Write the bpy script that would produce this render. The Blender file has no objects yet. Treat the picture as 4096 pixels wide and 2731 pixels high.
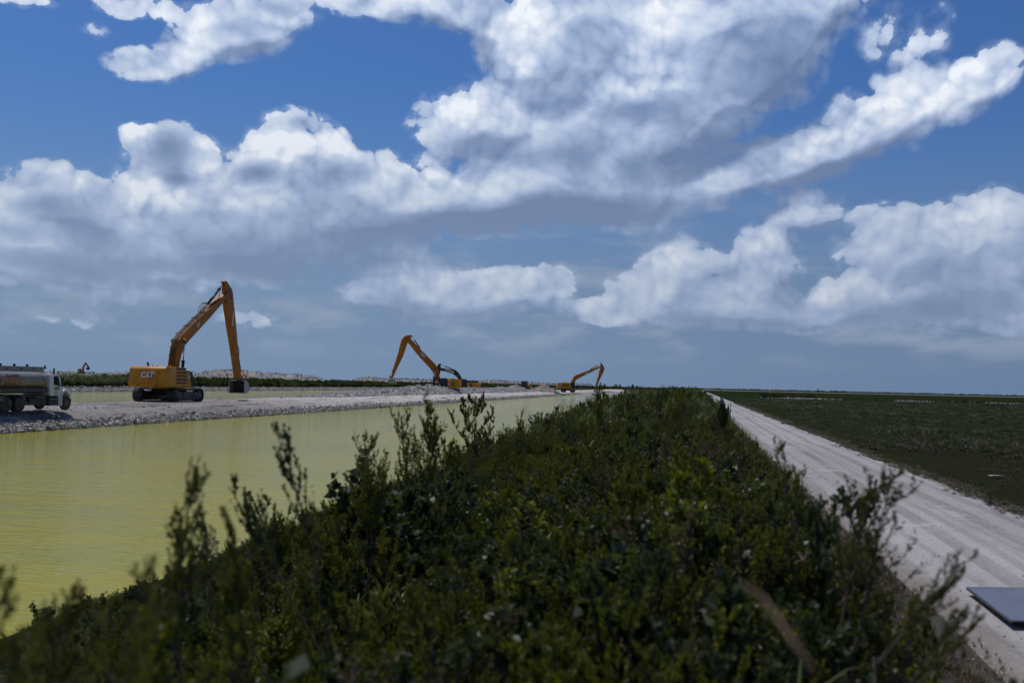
import bpy, bmesh, math, random
import numpy as np
from mathutils import Vector, Matrix
R = math.radians
scn = bpy.context.scene
COL = scn.collection

# ------------------------------------------------------------------ camera
W_, H_ = 4096.0, 2731.0
LENS = 35.0
F = LENS / 36.0 * W_
ROLL, PITCH, YAW = R(1.27), R(2.46), R(10.60)
CAM = Vector((0.0, 0.0, 3.0))
_fw = Vector((-math.sin(YAW) * math.cos(PITCH), math.cos(YAW) * math.cos(PITCH), math.sin(PITCH)))
_r0 = Vector((math.cos(YAW), math.sin(YAW), 0.0))
_u0 = _r0.cross(_fw)
_rt = _r0 * math.cos(ROLL) + _u0 * math.sin(ROLL)
_up = _u0 * math.cos(ROLL) - _r0 * math.sin(ROLL)
cd = bpy.data.cameras.new('camera')
cam = bpy.data.objects.new('camera', cd)
COL.objects.link(cam)
_m = Matrix.Identity(4)
for i in range(3):
    _m[i][0], _m[i][1], _m[i][2], _m[i][3] = _rt[i], _up[i], -_fw[i], CAM[i]
cam.matrix_world = _m
cd.lens = LENS
cd.sensor_width = 36.0
cd.clip_start = 0.05
cd.clip_end = 20000.0
cd.dof.use_dof = True
cd.dof.focus_distance = 90.0
cd.dof.aperture_fstop = 1.9
scn.camera = cam


def ray(px, py):
    """direction of the sight line through a point of the 4096 x 2731 photograph"""
    return (_fw + _rt * ((px - W_ / 2) / F) + _up * ((H_ / 2 - py) / F)).normalized()


def ground_at(px, py, z=0.0):
    d = ray(px, py)
    return CAM + d * ((z - CAM.z) / d.z)


def at_dist(px, py, dist):
    """point seen at px, py whose horizontal distance along the view axis is dist"""
    d = ray(px, py)
    h = Vector((-math.sin(YAW), math.cos(YAW), 0))
    return CAM + d * (dist / d.dot(h))


# ------------------------------------------------------------------ light and exposure
SUN_EL, SUN_AZ = R(66), R(-52)       # azimuth measured clockwise from +Y: ahead and to the left
sd = bpy.data.lights.new('sun', 'SUN')
sd.energy = 3.4
sd.angle = R(0.53)
sd.color = (1.0, 0.955, 0.89)
sun = bpy.data.objects.new('sun', sd)
COL.objects.link(sun)
_sv = Vector((math.sin(SUN_AZ) * math.cos(SUN_EL), math.cos(SUN_AZ) * math.cos(SUN_EL), math.sin(SUN_EL)))
sun.rotation_euler = _sv.to_track_quat('Z', 'Y').to_euler()
sun.location = (0, 0, 60)
scn.view_settings.view_transform = 'Standard'
scn.view_settings.look = 'None'
scn.view_settings.exposure = -0.35
scn.view_settings.gamma = 1.0
scn.view_settings.use_curve_mapping = False
scn.render.engine = 'CYCLES'
scn.cycles.use_adaptive_sampling = True
scn.cycles.adaptive_threshold = 0.02
scn.cycles.adaptive_min_samples = 16
scn.cycles.use_denoising = True
scn.cycles.denoiser = 'OPENIMAGEDENOISE'
scn.cycles.denoising_input_passes = 'RGB_ALBEDO_NORMAL'
scn.cycles.max_bounces = 6
scn.cycles.diffuse_bounces = 3
scn.cycles.glossy_bounces = 3
scn.cycles.transmission_bounces = 3
scn.cycles.transparent_max_bounces = 8
scn.cycles.sample_clamp_indirect = 4.0
scn.cycles.sample_clamp_direct = 0.0
scn.cycles.caustics_reflective = False
scn.cycles.caustics_refractive = False


# ------------------------------------------------------------------ node helper
class NT:
    def __init__(self, tree):
        self.t = tree

    def n(self, kind, **kw):
        nd = self.t.nodes.new(kind)
        ins = kw.pop('ins', {})
        for k, v in kw.items():
            setattr(nd, k, v)
        for k, v in ins.items():
            s = nd.inputs[k]
            if isinstance(v, bpy.types.NodeSocket):
                self.t.links.new(v, s)
            else:
                s.default_value = v
        return nd

    def math(self, op, a, b=None, c=None, clamp=False):
        nd = self.t.nodes.new('ShaderNodeMath')
        nd.operation = op
        nd.use_clamp = clamp
        for i, v in enumerate((a, b, c)):
            if v is None:
                continue
            if isinstance(v, bpy.types.NodeSocket):
                self.t.links.new(v, nd.inputs[i])
            else:
                nd.inputs[i].default_value = v
        return nd.outputs[0]

    def vmath(self, op, a, b=None, s=None):
        nd = self.t.nodes.new('ShaderNodeVectorMath')
        nd.operation = op
        for i, v in enumerate((a, b)):
            if v is None:
                continue
            if isinstance(v, bpy.types.NodeSocket):
                self.t.links.new(v, nd.inputs[i])
            else:
                nd.inputs[i].default_value = v
        if s is not None:
            if isinstance(s, bpy.types.NodeSocket):
                self.t.links.new(s, nd.inputs[3])
            else:
                nd.inputs[3].default_value = s
        return nd.outputs['Value'] if op in ('LENGTH', 'DOT_PRODUCT', 'DISTANCE') else nd.outputs[0]

    def mix(self, f, a, b, mode='MIX'):
        nd = self.t.nodes.new('ShaderNodeMix')
        nd.data_type = 'RGBA'
        nd.blend_type = mode
        for k, v in ((0, f), (6, a), (7, b)):
            s = nd.inputs[k]
            if isinstance(v, bpy.types.NodeSocket):
                self.t.links.new(v, s)
            elif k == 0:
                s.default_value = v
            else:
                s.default_value = (v[0], v[1], v[2], 1)
        return nd.outputs[2]

    def maprange(self, v, a, b, c=0.0, d=1.0, interp='SMOOTHSTEP'):
        nd = self.t.nodes.new('ShaderNodeMapRange')
        nd.interpolation_type = interp
        self.t.links.new(v, nd.inputs[0])
        for i, x in zip((1, 2, 3, 4), (a, b, c, d)):
            nd.inputs[i].default_value = x
        return nd.outputs[0]

    def ramp(self, v, stops, interp='LINEAR'):
        nd = self.t.nodes.new('ShaderNodeValToRGB')
        cr = nd.color_ramp
        cr.interpolation = interp
        while len(cr.elements) < len(stops):
            cr.elements.new(0.5)
        for e, (p, c) in zip(cr.elements, stops):
            e.position = p
            e.color = (c[0], c[1], c[2], 1)
        self.t.links.new(v, nd.inputs[0])
        return nd.outputs[0]

    def noise(self, vec, scale, detail=4, rough=0.55, lac=2.0, color=False, dim='3D', dist=0.0):
        nd = self.n('ShaderNodeTexNoise', noise_dimensions=dim)
        self.t.links.new(vec, nd.inputs['Vector'])
        nd.inputs['Scale'].default_value = scale
        nd.inputs['Detail'].default_value = detail
        nd.inputs['Roughness'].default_value = rough
        nd.inputs['Lacunarity'].default_value = lac
        nd.inputs['Distortion'].default_value = dist
        return nd.outputs['Color' if color else 'Fac']


# ------------------------------------------------------------------ sky with cumulus clouds (world)
def azel(px, py):
    d = ray(px, py)
    return math.atan2(d.x, d.y), math.asin(d.z)


# cumulus masses: centre, half axes, tilt; written as photo points, stored as azimuth and elevation
CLOUDS = [
    # long bank from the left towards the centre
    (210, 760, 230, 110, 5, 1.0), (60, 900, 240, 170, 0, 1.0), (380, 860, 230, 150, 8, 1.0), (700, 700, 260, 170, 10, 1.0),
    (570, 570, 130, 60, 0, .7), (740, 590, 160, 110, 5, .9), (1180, 560, 230, 130, 0, 1.2), (1180, 700, 330, 200, 0, 1.1),
    (900, 830, 500, 190, 0, 1.2), (300, 1010, 520, 120, 0, 1.1), (900, 990, 560, 130, 0, 1.0), (1500, 770, 450, 180, 0, 1.1),
    (1550, 880, 560, 150, -3, 1.0), (700, 1090, 420, 60, 0, .7), (130, 1080, 300, 60, 0, .7),
    # the great cloud
    (1870, 480, 260, 190, -10, 1.1), (2050, 170, 280, 170, 30, 1.1), (2350, 130, 420, 260, 0, 1.2), (2300, 520, 620, 330, -10, 1.3),
    (2850, 180, 520, 270, -25, 1.2), (3100, 60, 420, 190, -10, 1.1), (2150, 800, 620, 180, -5, 1.2), (2650, 500, 520, 240, -25, 1.2),
    (2600, 800, 420, 140, -12, 1.0), (3040, 230, 310, 220, -20, 1.2), (2450, 60, 500, 200, 0, 1.0),
    # top left
    (1010, 60, 340, 120, -10, .85), (850, 160, 260, 120, -30, .9), (640, 265, 230, 85, -10, .8), (990, 170, 190, 95, -20, .8),
    (560, 15, 280, 55, 0, .55), (1700, 20, 460, 105, 5, .9), (380, 130, 90, 50, 0, .30), (1450, 30, 220, 60, 0, .5), (100, 10, 160, 40, 0, .6),
    # right finger
    (3080, 650, 330, 130, -12, 1.1), (3350, 560, 330, 150, -15, 1.1), (3650, 450, 280, 150, -30, 1.1), (3930, 330, 170, 120, -45, 1.0),
    (3700, 190, 110, 190, 20, .50), (3560, 130, 150, 130, 0, .45), (3380, 420, 120, 90, 10, .6), (3600, 350, 130, 60, 30, .4), (2880, 740, 150, 45, -10, .45),
    # low clouds, right
    (3210, 825, 175, 85, 0, 1.0), (3280, 865, 170, 38, 0, .6), (3080, 1020, 170, 140, 30, .9), (2980, 1150, 220, 130, 20, .9),
    (2690, 1060, 160, 130, 0, .9), (2640, 1180, 230, 110, 0, .9), (2500, 1250, 200, 60, 0, .7), (3000, 1250, 420, 80, 0, 1.0),
    (3560, 980, 220, 130, 10, 1.0), (3900, 960, 340, 180, -10, 1.1), (4100, 1050, 300, 240, 0, 1.0), (3650, 1180, 400, 140, 0, 1.1),
    (3330, 1190, 130, 100, 0, .8), (4050, 1240, 260, 80, 0, .8), 
    # low clouds, centre
    (1600, 1100, 220, 110, 0, .9), (1450, 1180, 150, 60, 0, .8), (1800, 1170, 300, 100, 0, .9), (2100, 1160, 220, 90, 0, .85),
    (2230, 1130, 120, 70, 0, .6), (1700, 1240, 400, 60, 0, .7), (2350, 1240, 200, 50, 0, .6),
    (1000, 1290, 160, 45, -5, .36), (300, 1240, 190, 55, 0, .38), (550, 1140, 300, 60, 0, .5), 
]
# lit heads (positive) and shaded bellies (negative)
SHADE = [
    (1180, 570, 280, 180, 0, .72), (850, 640, 130, 110, 0, .5), (620, 760, 230, 90, 5, .45), (560, 545, 110, 60, 0, .8), (240, 730, 130, 70, 0, .35),
    (1000, 800, 200, 70, 0, .25), (1700, 690, 200, 70, 0, .35), (1830, 420, 170, 140, 20, .35), (2100, 90, 210, 140, 20, .45), (2080, 260, 90, 110, 0, .4),
    (2550, 330, 260, 130, -10, .35), (2420, 700, 110, 110, 20, .30), (2600, 140, 170, 90, 0, .15),
    (3340, 520, 380, 60, -22, .28), (3750, 360, 300, 80, -30, .26), (2690, 1030, 120, 60, 0, .22), (3000, 980, 150, 120, 20, .22), (3230, 810, 150, 60, 0, .35),
    (3300, 1170, 100, 50, 0, .25), (3650, 1150, 200, 60, -25, .22), (3950, 900, 300, 90, -15, .18), (1640, 1130, 220, 60, 0, .18), (2080, 1150, 160, 40, 0, .12),
    (1700, 10, 300, 60, 0, .15), (1130, 90, 130, 50, -30, .25), (850, 60, 80, 70, 0, .2),
    (660, 590, 150, 90, 0, -.70), (1020, 690, 130, 60, 0, -.75), (700, 700, 90, 50, 0, -.5), (1350, 690, 170, 80, 0, -.5), (330, 880, 160, 80, 0, -.4),
    (150, 820, 120, 60, 0, -.5), (900, 1000, 700, 110, 0, -.45), (300, 1060, 460, 60, 0, -.45), (1000, 1080, 500, 60, 0, -.4), (1700, 920, 560, 90, -3, -.55),
    (1900, 560, 200, 60, 0, -.35), (2150, 870, 620, 90, -5, -.65), (2550, 430, 230, 90, -5, -.5), (3080, 300, 260, 280, 20, -.26), (2750, 640, 420, 110, -12, -.45),
    (2250, 620, 300, 120, 0, -.3), (3300, 690, 420, 70, -15, -.4), (3250, 900, 180, 40, 0, -.35), (3600, 1230, 560, 60, 0, -.45), (3750, 1090, 250, 80, 10, -.3),
    (2900, 1280, 400, 50, 0, -.35), (1000, 140, 130, 100, 0, -.3), (1120, 20, 160, 50, 0, -.35), (1000, 230, 150, 40, 0, -.2), (1900, 10, 160, 50, 0, -.2), (2300, 860, 700, 80, -4, -.3),  (2900, 1100, 100, 60, 0, -.25),
    (1800, 1240, 400, 60, 0, -.25), (3550, 600, 200, 60, -30, -.25), (40, 930, 160, 60, 0, -.3),
]


def blob_chain(g, q, blobs):
    acc = None
    for (px, py, rx, ry, rot, amp) in blobs:
        if py > 960 and amp > 0.3 and amp < 1.15 and blobs is CLOUDS:
            rx, ry, amp = rx * 1.08, ry * 1.16, amp * 1.08
        a, e = azel(px, py)
        mp = g.n('ShaderNodeMapping', vector_type='TEXTURE')
        g.t.links.new(q, mp.inputs[0])
        mp.inputs[1].default_value = (a, e, 0)
        mp.inputs[2].default_value = (0, 0, R(-rot))
        mp.inputs[3].default_value = (rx / F, ry / F, 1)
        gr = g.n('ShaderNodeTexGradient', gradient_type='SPHERICAL', ins={0: mp.outputs[0]})
        v = gr.outputs['Fac']
        if acc is None:
            acc = g.math('MULTIPLY', v, amp)
        else:
            acc = g.math('MULTIPLY_ADD', v, amp, acc)
    return acc


def group(name, blobs):
    t = bpy.data.node_groups.new(name, 'ShaderNodeTree')
    t.interface.new_socket('q', in_out='INPUT', socket_type='NodeSocketVector')
    t.interface.new_socket('v', in_out='OUTPUT', socket_type='NodeSocketFloat')
    g = NT(t)
    i = g.n('NodeGroupInput')
    o = g.n('NodeGroupOutput')
    t.links.new(blob_chain(g, i.outputs[0], blobs), o.inputs[0])
    return t


def billow_group():
    t = bpy.data.node_groups.new('billow', 'ShaderNodeTree')
    t.interface.new_socket('q', in_out='INPUT', socket_type='NodeSocketVector')
    t.interface.new_socket('v', in_out='OUTPUT', socket_type='NodeSocketFloat')
    t.interface.new_socket('fine', in_out='OUTPUT', socket_type='NodeSocketFloat')
    g = NT(t)
    i = g.n('NodeGroupInput')
    o = g.n('NodeGroupOutput')
    q = i.outputs[0]
    fine = None
    wv = g.vmath('SUBTRACT', g.noise(q, 60.0, 3, 0.6, color=True, dim='2D'), (0.5, 0.5, 0.5))
    acc = None
    for sc, amp, wa in ((8.0, 0.30, 0.016), (19.0, 0.34, 0.010), (41.0, 0.24, 0.006), (90.0, 0.14, 0.003)):
        p = g.vmath('ADD', g.vmath('MULTIPLY', q, (1.0, 1.12, 0.0)), g.vmath('SCALE', wv, s=wa))
        p = g.vmath('ADD', p, (sc * 0.37, sc * 0.11, 0.0))
        vo = g.n('ShaderNodeTexVoronoi', voronoi_dimensions='2D', feature='F1', ins={'Vector': p, 'Scale': sc, 'Randomness': 1.0})
        d = vo.outputs['Distance']
        dome = g.math('SUBTRACT', 1.0, g.math('MULTIPLY', g.math('MULTIPLY', d, d), 1.15))
        acc = g.math('MULTIPLY', dome, amp) if acc is None else g.math('MULTIPLY_ADD', dome, amp, acc)
        if sc > 30:
            fine = g.math('MULTIPLY', dome, 0.6) if fine is None else g.math('MULTIPLY_ADD', dome, 0.4, fine)
    t.links.new(fine, o.inputs[1])
    f = g.noise(q, 60.0, 4, 0.6, dim='2D')
    s = g.math('MULTIPLY_ADD', f, 0.10, acc)
    t.links.new(s, o.inputs[0])
    return t


world = bpy.data.worlds.new("World")
scn.world = world
world.use_nodes = True
wt = world.node_tree
wt.nodes.clear()
g = NT(wt)
tc = g.n('ShaderNodeTexCoord')
D = tc.outputs['Generated']
sep = g.n('ShaderNodeSeparateXYZ', ins={0: D})
az = g.math('ARCTAN2', sep.outputs[0], sep.outputs[1])
el = g.math('ARCSINE', sep.outputs[2])
q0 = g.n('ShaderNodeCombineXYZ', ins={0: az, 1: el, 2: 0.0}).outputs[0]
# turbulence bends the outlines
w1 = g.vmath('SUBTRACT', g.noise(q0, 7.0, 2, 0.5, color=True, dim='2D'), (0.5, 0.5, 0.5))
w2 = g.vmath('SUBTRACT', g.noise(q0, 26.0, 3, 0.55, color=True, dim='2D'), (0.5, 0.5, 0.5))
qw = g.vmath('ADD', q0, g.vmath('ADD', g.vmath('SCALE', w1, s=0.032), g.vmath('SCALE', w2, s=0.009)))
qw = g.vmath('MULTIPLY', qw, (1, 1, 0))
GC, GS, GB = group('cloud_cover', CLOUDS), group('cloud_light', SHADE), billow_group()


def call(tree, q):
    nd = g.n('ShaderNodeGroup', node_tree=tree)
    wt.links.new(q, nd.inputs[0])
    return nd.outputs[0]


SUNQ = (-0.45, 0.9)


def off(q, s):
    return g.vmath('ADD', q, (SUNQ[0] * s, SUNQ[1] * s, 0))


B0 = call(GC, qw)
B1 = call(GC, off(qw, 0.030))
N0 = call(GB, qw)
NF = N0.node.outputs[1]
N1 = call(GB, off(qw, 0.0120))
S0 = call(GS, qw)
# generic cumulus for the parts of the sky the photograph does not show (behind and beside)
gen = g.maprange(g.noise(g.vmath('MULTIPLY', D, (1, 1, 2.2)), 2.6, 5, 0.55), 0.52, 0.75, 0, 0.9)
away = g.maprange(g.vmath('DOT_PRODUCT', D, tuple(_fw)), 0.72, 0.62, 0, 1)
B0g = g.math('MULTIPLY_ADD', gen, away, B0)
present = g.maprange(B0g, 0.0, 0.16)
den = g.math('MULTIPLY_ADD', g.math('SUBTRACT', N0, 0.80), 0.85, g.math('MINIMUM', B0g, 0.75))
den = g.math('MULTIPLY_ADD', g.math('SUBTRACT', NF, 0.78), 0.15, den)
den = g.math('MULTIPLY_ADD', g.math('SUBTRACT', g.noise(q0, 32.0, 6, 0.68, dim='2D'), 0.5), 0.62, den)
form = g.math('SUBTRACT', g.math('MINIMUM', B0, 1.1), g.math('MINIMUM', B1, 1.1))
under = g.maprange(form, 0.00, -0.16)                     # 1 on the soft underside of a cloud
lo, hi = g.math('MULTIPLY_ADD', under, -0.20, 0.17), g.math('MULTIPLY_ADD', under, 0.28, 0.26)
crisp = g.math('DIVIDE', g.math('SUBTRACT', den, lo), g.math('SUBTRACT', hi, lo), clamp=True)
crisp = g.maprange(crisp, 0.0, 1.0)
veil = g.math('MULTIPLY', g.maprange(den, -0.05, 0.40), 0.42)
alpha = g.math('MULTIPLY', g.math('MAXIMUM', crisp, veil), present, clamp=True)
# light: relief against the sun, wide form, heads and bellies
lit = g.maprange(S0, -0.45, 0.45, 0.45, 1.5)
inner = g.math('MULTIPLY', g.maprange(B0, 1.6, 0.35, 0.55, 1.0), lit)
relief = g.math('MULTIPLY', g.math('MULTIPLY', g.math('SUBTRACT', N0, N1), inner), 0.72)
form = g.math('MINIMUM', g.math('MAXIMUM', g.math('MULTIPLY', form, 0.75), -0.20), 0.20)
lt = g.math('ADD', g.math('ADD', relief, form), g.math('MULTIPLY_ADD', S0, 0.85, 0.47))
lt = g.math('ADD', lt, g.math('MULTIPLY', g.math('MULTIPLY', g.math('SUBTRACT', N0, 0.80), lit), 0.42))
lt = g.math('ADD', lt, g.math('MULTIPLY', g.math('MULTIPLY', g.math("SUBTRACT", NF, 0.78), lit), 0.04))
lt = g.math('ADD', lt, g.math('MULTIPLY', g.math('SUBTRACT', g.noise(qw, 7.0, 4, 0.5, dim='2D'), 0.5), 0.62), clamp=True)
cc = g.ramp(lt, [(0.0, (0.175, 0.260, 0.470)), (0.28, (0.285, 0.395, 0.640)), (0.55, (0.50, 0.63, 0.90)), (0.82, (0.82, 0.92, 1.10)), (1.0, (1.12, 1.17, 1.26))])
sky = g.n('ShaderNodeTexSky', sky_type='NISHITA', sun_disc=False, sun_elevation=SUN_EL, sun_rotation=SUN_AZ,
          altitude=0.0, air_density=1.0, dust_density=1.2, ozone_density=1.6)
skyc = g.mix(1.0, g.vmath('SCALE', sky.outputs[0], s=0.085), (0.38, 0.69, 1.17), 'MULTIPLY')
# distant grey-blue storm layer and haze low over the horizon
hz = g.maprange(el, 0.0, 0.33, 1.0, 0.0, 'SMOOTHERSTEP')
hcol = g.mix(g.maprange(az, -0.6, 0.4), (0.245, 0.360, 0.545), (0.190, 0.280, 0.455))
skyc = g.mix(g.math('MULTIPLY', hz, 0.93), skyc, hcol)
strat = g.maprange(g.noise(g.vmath('MULTIPLY', q0, (1.0, 3.6, 1.0)), 9.0, 5, 0.55, dim='2D'), 0.42, 0.72, 0.0, 1.0)
band = g.math('MULTIPLY', g.maprange(el, 0.015, 0.05), g.maprange(el, 0.20, 0.10))
skyc = g.mix(g.math('MULTIPLY', g.math('MULTIPLY', strat, band), 0.65), skyc, (0.38, 0.46, 0.60))
cchz = g.mix(g.maprange(el, 0.30, 0.04, 0.0, 0.62, 'LINEAR'), cc, g.mix(0.30, hcol, (0.50, 0.56, 0.66)))
out = g.mix(alpha, skyc, cchz)
out = g.mix(g.maprange(el, 0.0, -0.02), out, (0.12, 0.13, 0.12))
bg = g.n('ShaderNodeBackground', ins={'Color': out, 'Strength': 1.0})
wo = g.n('ShaderNodeOutputWorld', ins={0: bg.outputs[0]})
world.cycles.sampling_method = 'MANUAL'
world.cycles.sample_map_resolution = 512

# ------------------------------------------------------------------ object helpers
rng = np.random.default_rng(7)


def tag(o, label=None, cat=None, group=None, kind=None):
    if label:
        o['label'] = label
    if cat:
        o['category'] = cat
    if group:
        o['group'] = group
    if kind:
        o['kind'] = kind
    return o


def link(o, parent=None):
    COL.objects.link(o)
    if parent is not None:
        o.parent = parent
    return o


def empty(name, loc, rz=0.0):
    o = bpy.data.objects.new(name, None)
    o.empty_display_size = 0.3
    o.location = loc
    o.rotation_euler = (0, 0, rz)
    return link(o)


def np_mesh(name, verts, faces, mats=(), midx=None, smooth=False):
    """verts (n,3), faces (m,k) with equal k"""
    me = bpy.data.meshes.new(name)
    verts = np.asarray(verts, dtype=np.float32)
    faces = np.asarray(faces, dtype=np.int32)
    m, k = faces.shape
    me.vertices.add(len(verts))
    me.vertices.foreach_set('co', verts.ravel())
    me.loops.add(m * k)
    me.loops.foreach_set('vertex_index', faces.ravel())
    me.polygons.add(m)
    me.polygons.foreach_set('loop_start', np.arange(0, m * k, k, dtype=np.int32))
    if midx is not None:
        me.polygons.foreach_set('material_index', np.asarray(midx, dtype=np.int32))
    if smooth:
        me.polygons.foreach_set('use_smooth', np.ones(m, dtype=bool))
    for mt in mats:
        me.materials.append(mt)
    me.update(calc_edges=True)
    return me


class MB:
    """collects shapes into one mesh; local frame: +X ahead, +Y left, +Z up"""

    def __init__(self):
        self.bm = bmesh.new()

    def box(self, x0, x1, y0, y1, z0, z1, bev=0.0, rot=None, at=None):
        b2 = bmesh.new()
        bmesh.ops.create_cube(b2, size=1.0)
        c = Vector(((x0 + x1) / 2, (y0 + y1) / 2, (z0 + z1) / 2))
        for v in b2.verts:
            v.co = Vector((v.co.x * abs(x1 - x0), v.co.y * abs(y1 - y0), v.co.z * abs(z1 - z0)))
            if rot is not None:
                v.co = rot @ v.co
            v.co += c
        if bev > 0:
            bmesh.ops.bevel(b2, geom=list(b2.edges), offset=bev, segments=2, profile=0.5, affect='EDGES')
        self._add(b2)
        return self

    def _add(self, b2):
        me = bpy.data.meshes.new('t')
        b2.to_mesh(me)
        b2.free()
        self.bm.from_mesh(me)
        bpy.data.meshes.remove(me)

    def prism(self, poly, y0, y1, bev=0.0, axis='Y'):
        """poly: list of (x, z); extruded from y0 to y1"""
        b2 = bmesh.new()
        if axis == 'Y':
            a = [b2.verts.new((p[0], y0, p[1])) for p in poly]
            b = [b2.verts.new((p[0], y1, p[1])) for p in poly]
        elif axis == 'X':
            a = [b2.verts.new((y0, p[0], p[1])) for p in poly]
            b = [b2.verts.new((y1, p[0], p[1])) for p in poly]
        else:
            a = [b2.verts.new((p[0], p[1], y0)) for p in poly]
            b = [b2.verts.new((p[0], p[1], y1)) for p in poly]
        b2.faces.new(a)
        b2.faces.new(list(reversed(b)))
        n = len(poly)
        for i in range(n):
            j = (i + 1) % n
            b2.faces.new((a[i], b[i], b[j], a[j]))
        bmesh.ops.recalc_face_normals(b2, faces=list(b2.faces))
        if bev > 0:
            bmesh.ops.bevel(b2, geom=list(b2.edges), offset=bev, segments=2, profile=0.5, affect='EDGES', clamp_overlap=True)
        self._add(b2)
        return self

    def tube(self, pts, r, seg=8, r1=None):
        pts = [Vector(p) for p in pts]
        b2 = bmesh.new()
        rings = []
        for i, p in enumerate(pts):
            if i == 0:
                t = pts[1] - p
            elif i == len(pts) - 1:
                t = p - pts[i - 1]
            else:
                t = (pts[i + 1] - pts[i - 1])
            t.normalize()
            a = Vector((0, 1, 0)) if abs(t.y) < 0.9 else Vector((1, 0, 0))
            u = t.cross(a).normalized()
            w = t.cross(u)
            rr = r if r1 is None else r + (r1 - r) * i / (len(pts) - 1)
            rings.append([b2.verts.new(p + (u * math.cos(2 * math.pi * k / seg) + w * math.sin(2 * math.pi * k / seg)) * rr) for k in range(seg)])
        for i in range(len(rings) - 1):
            for k in range(seg):
                f = b2.faces.new((rings[i][k], rings[i][(k + 1) % seg], rings[i + 1][(k + 1) % seg], rings[i + 1][k]))
                f.smooth = True
        b2.faces.new(list(reversed(rings[0])))
        b2.faces.new(rings[-1])
        bmesh.ops.recalc_face_normals(b2, faces=list(b2.faces))
        self._add(b2)
        return self

    def lathe(self, prof, c, axis='Y', seg=28):
        """prof: list of (radius, offset along axis) about centre c"""
        b2 = bmesh.new()
        rings = []
        for (r, o) in prof:
            ring = []
            for k in range(seg):
                a = 2 * math.pi * k / seg
                ca, sa = math.cos(a) * r, math.sin(a) * r
                if axis == 'Y':
                    v = (c[0] + ca, c[1] + o, c[2] + sa)
                elif axis == 'Z':
                    v = (c[0] + ca, c[1] + sa, c[2] + o)
                else:
                    v = (c[0] + o, c[1] + ca, c[2] + sa)
                ring.append(b2.verts.new(v))
            rings.append(ring)
        for i in range(len(rings) - 1):
            for k in range(seg):
                b2.faces.new((rings[i][k], rings[i][(k + 1) % seg], rings[i + 1][(k + 1) % seg], rings[i + 1][k]))
        b2.faces.new(rings[0])
        b2.faces.new(rings[-1])
        bmesh.ops.recalc_face_normals(b2, faces=list(b2.faces))
        self._add(b2)
        return self

    def build(self, name, mat, parent=None, smooth_angle=None):
        me = bpy.data.meshes.new(name)
        self.bm.to_mesh(me)
        self.bm.free()
        if smooth_angle:
            me.polygons.foreach_set('use_smooth', np.ones(len(me.polygons), dtype=bool))
            try:
                me.set_sharp_from_angle(angle=R(smooth_angle))
            except Exception:
                pass
        me.materials.append(mat)
        o = bpy.data.objects.new(name, me)
        return link(o, parent)


def text_obj(name, s, mat, parent, loc, xdir, updir, height, bold=0.0, spacing=1.0, align='CENTER', xs=1.0, shear=0.0):
    """lettering as thin solid shapes lying in the plane of xdir and updir"""
    cu = bpy.data.curves.new(name, 'FONT')
    cu.body = s
    cu.size = height * 1.38
    cu.align_x = align
    cu.align_y = 'CENTER'
    cu.offset = bold
    cu.extrude = 0.004
    cu.space_character = spacing
    cu.shear = shear
    cu.resolution_u = 3
    o = bpy.data.objects.new(name, cu)
    cu.materials.append(mat)
    x = Vector(xdir).normalized()
    u = Vector(updir).normalized()
    n = x.cross(u)
    m = Matrix.Identity(4)
    for i in range(3):
        m[i][0], m[i][1], m[i][2], m[i][3] = x[i] * xs, u[i], n[i], loc[i]
    me = bpy.data.meshes.new_from_object(o)
    me.name = name
    bpy.data.objects.remove(o)
    bpy.data.curves.remove(cu)
    o = link(bpy.data.objects.new(name, me), parent)
    o.matrix_local = m
    return o


def plate_obj(name, poly, mat, parent, loc, xdir, updir, thick=0.006):
    """flat polygon plate lying in the plane of xdir and updir"""
    b = bmesh.new()
    x = Vector(xdir).normalized()
    u = Vector(updir).normalized()
    n = x.cross(u)
    lo = [b.verts.new(Vector(loc) + x * p[0] + u * p[1]) for p in poly]
    hi = [b.verts.new(Vector(loc) + x * p[0] + u * p[1] + n * thick) for p in poly]
    b.faces.new(lo)
    b.faces.new(hi)
    k = len(poly)
    for i in range(k):
        b.faces.new((lo[i], lo[(i + 1) % k], hi[(i + 1) % k], hi[i]))
    bmesh.ops.recalc_face_normals(b, faces=list(b.faces))
    me = bpy.data.meshes.new(name)
    b.to_mesh(me)
    b.free()
    me.materials.append(mat)
    return link(bpy.data.objects.new(name, me), parent)


# ------------------------------------------------------------------ numpy noise for terrain
_perm = np.random.default_rng(3).permutation(512)


def vnoise(x, y, seed=0):
    xi, yi = np.floor(x).astype(int), np.floor(y).astype(int)
    xf, yf = x - xi, y - yi
    u, v = xf * xf * (3 - 2 * xf), yf * yf * (3 - 2 * yf)

    def h(a, b):
        return _perm[(_perm[(a + seed * 17) % 512] + b) % 512] / 511.0
    return (h(xi, yi) * (1 - u) + h(xi + 1, yi) * u) * (1 - v) + (h(xi, yi + 1) * (1 - u) + h(xi + 1, yi + 1) * u) * v


def fbm(x, y, octv=4, seed=0, rough=0.5):
    s, a, t = 0, 1.0, 0
    for i in range(octv):
        s = s + a * vnoise(x * 2 ** i + 13.7 * i, y * 2 ** i - 7.3 * i, seed + i)
        t += a
        a *= rough
    return s / t - 0.5


K_CANAL = 0.0246          # the canals run slightly to the left of the road


def skew(s):
    return K_CANAL * np.clip((-np.asarray(s) - 3.0) / 7.0, 0, 1)


def sxy(s, y):
    """canal lane s at distance y -> world x"""
    return s - skew(s) * y


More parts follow.
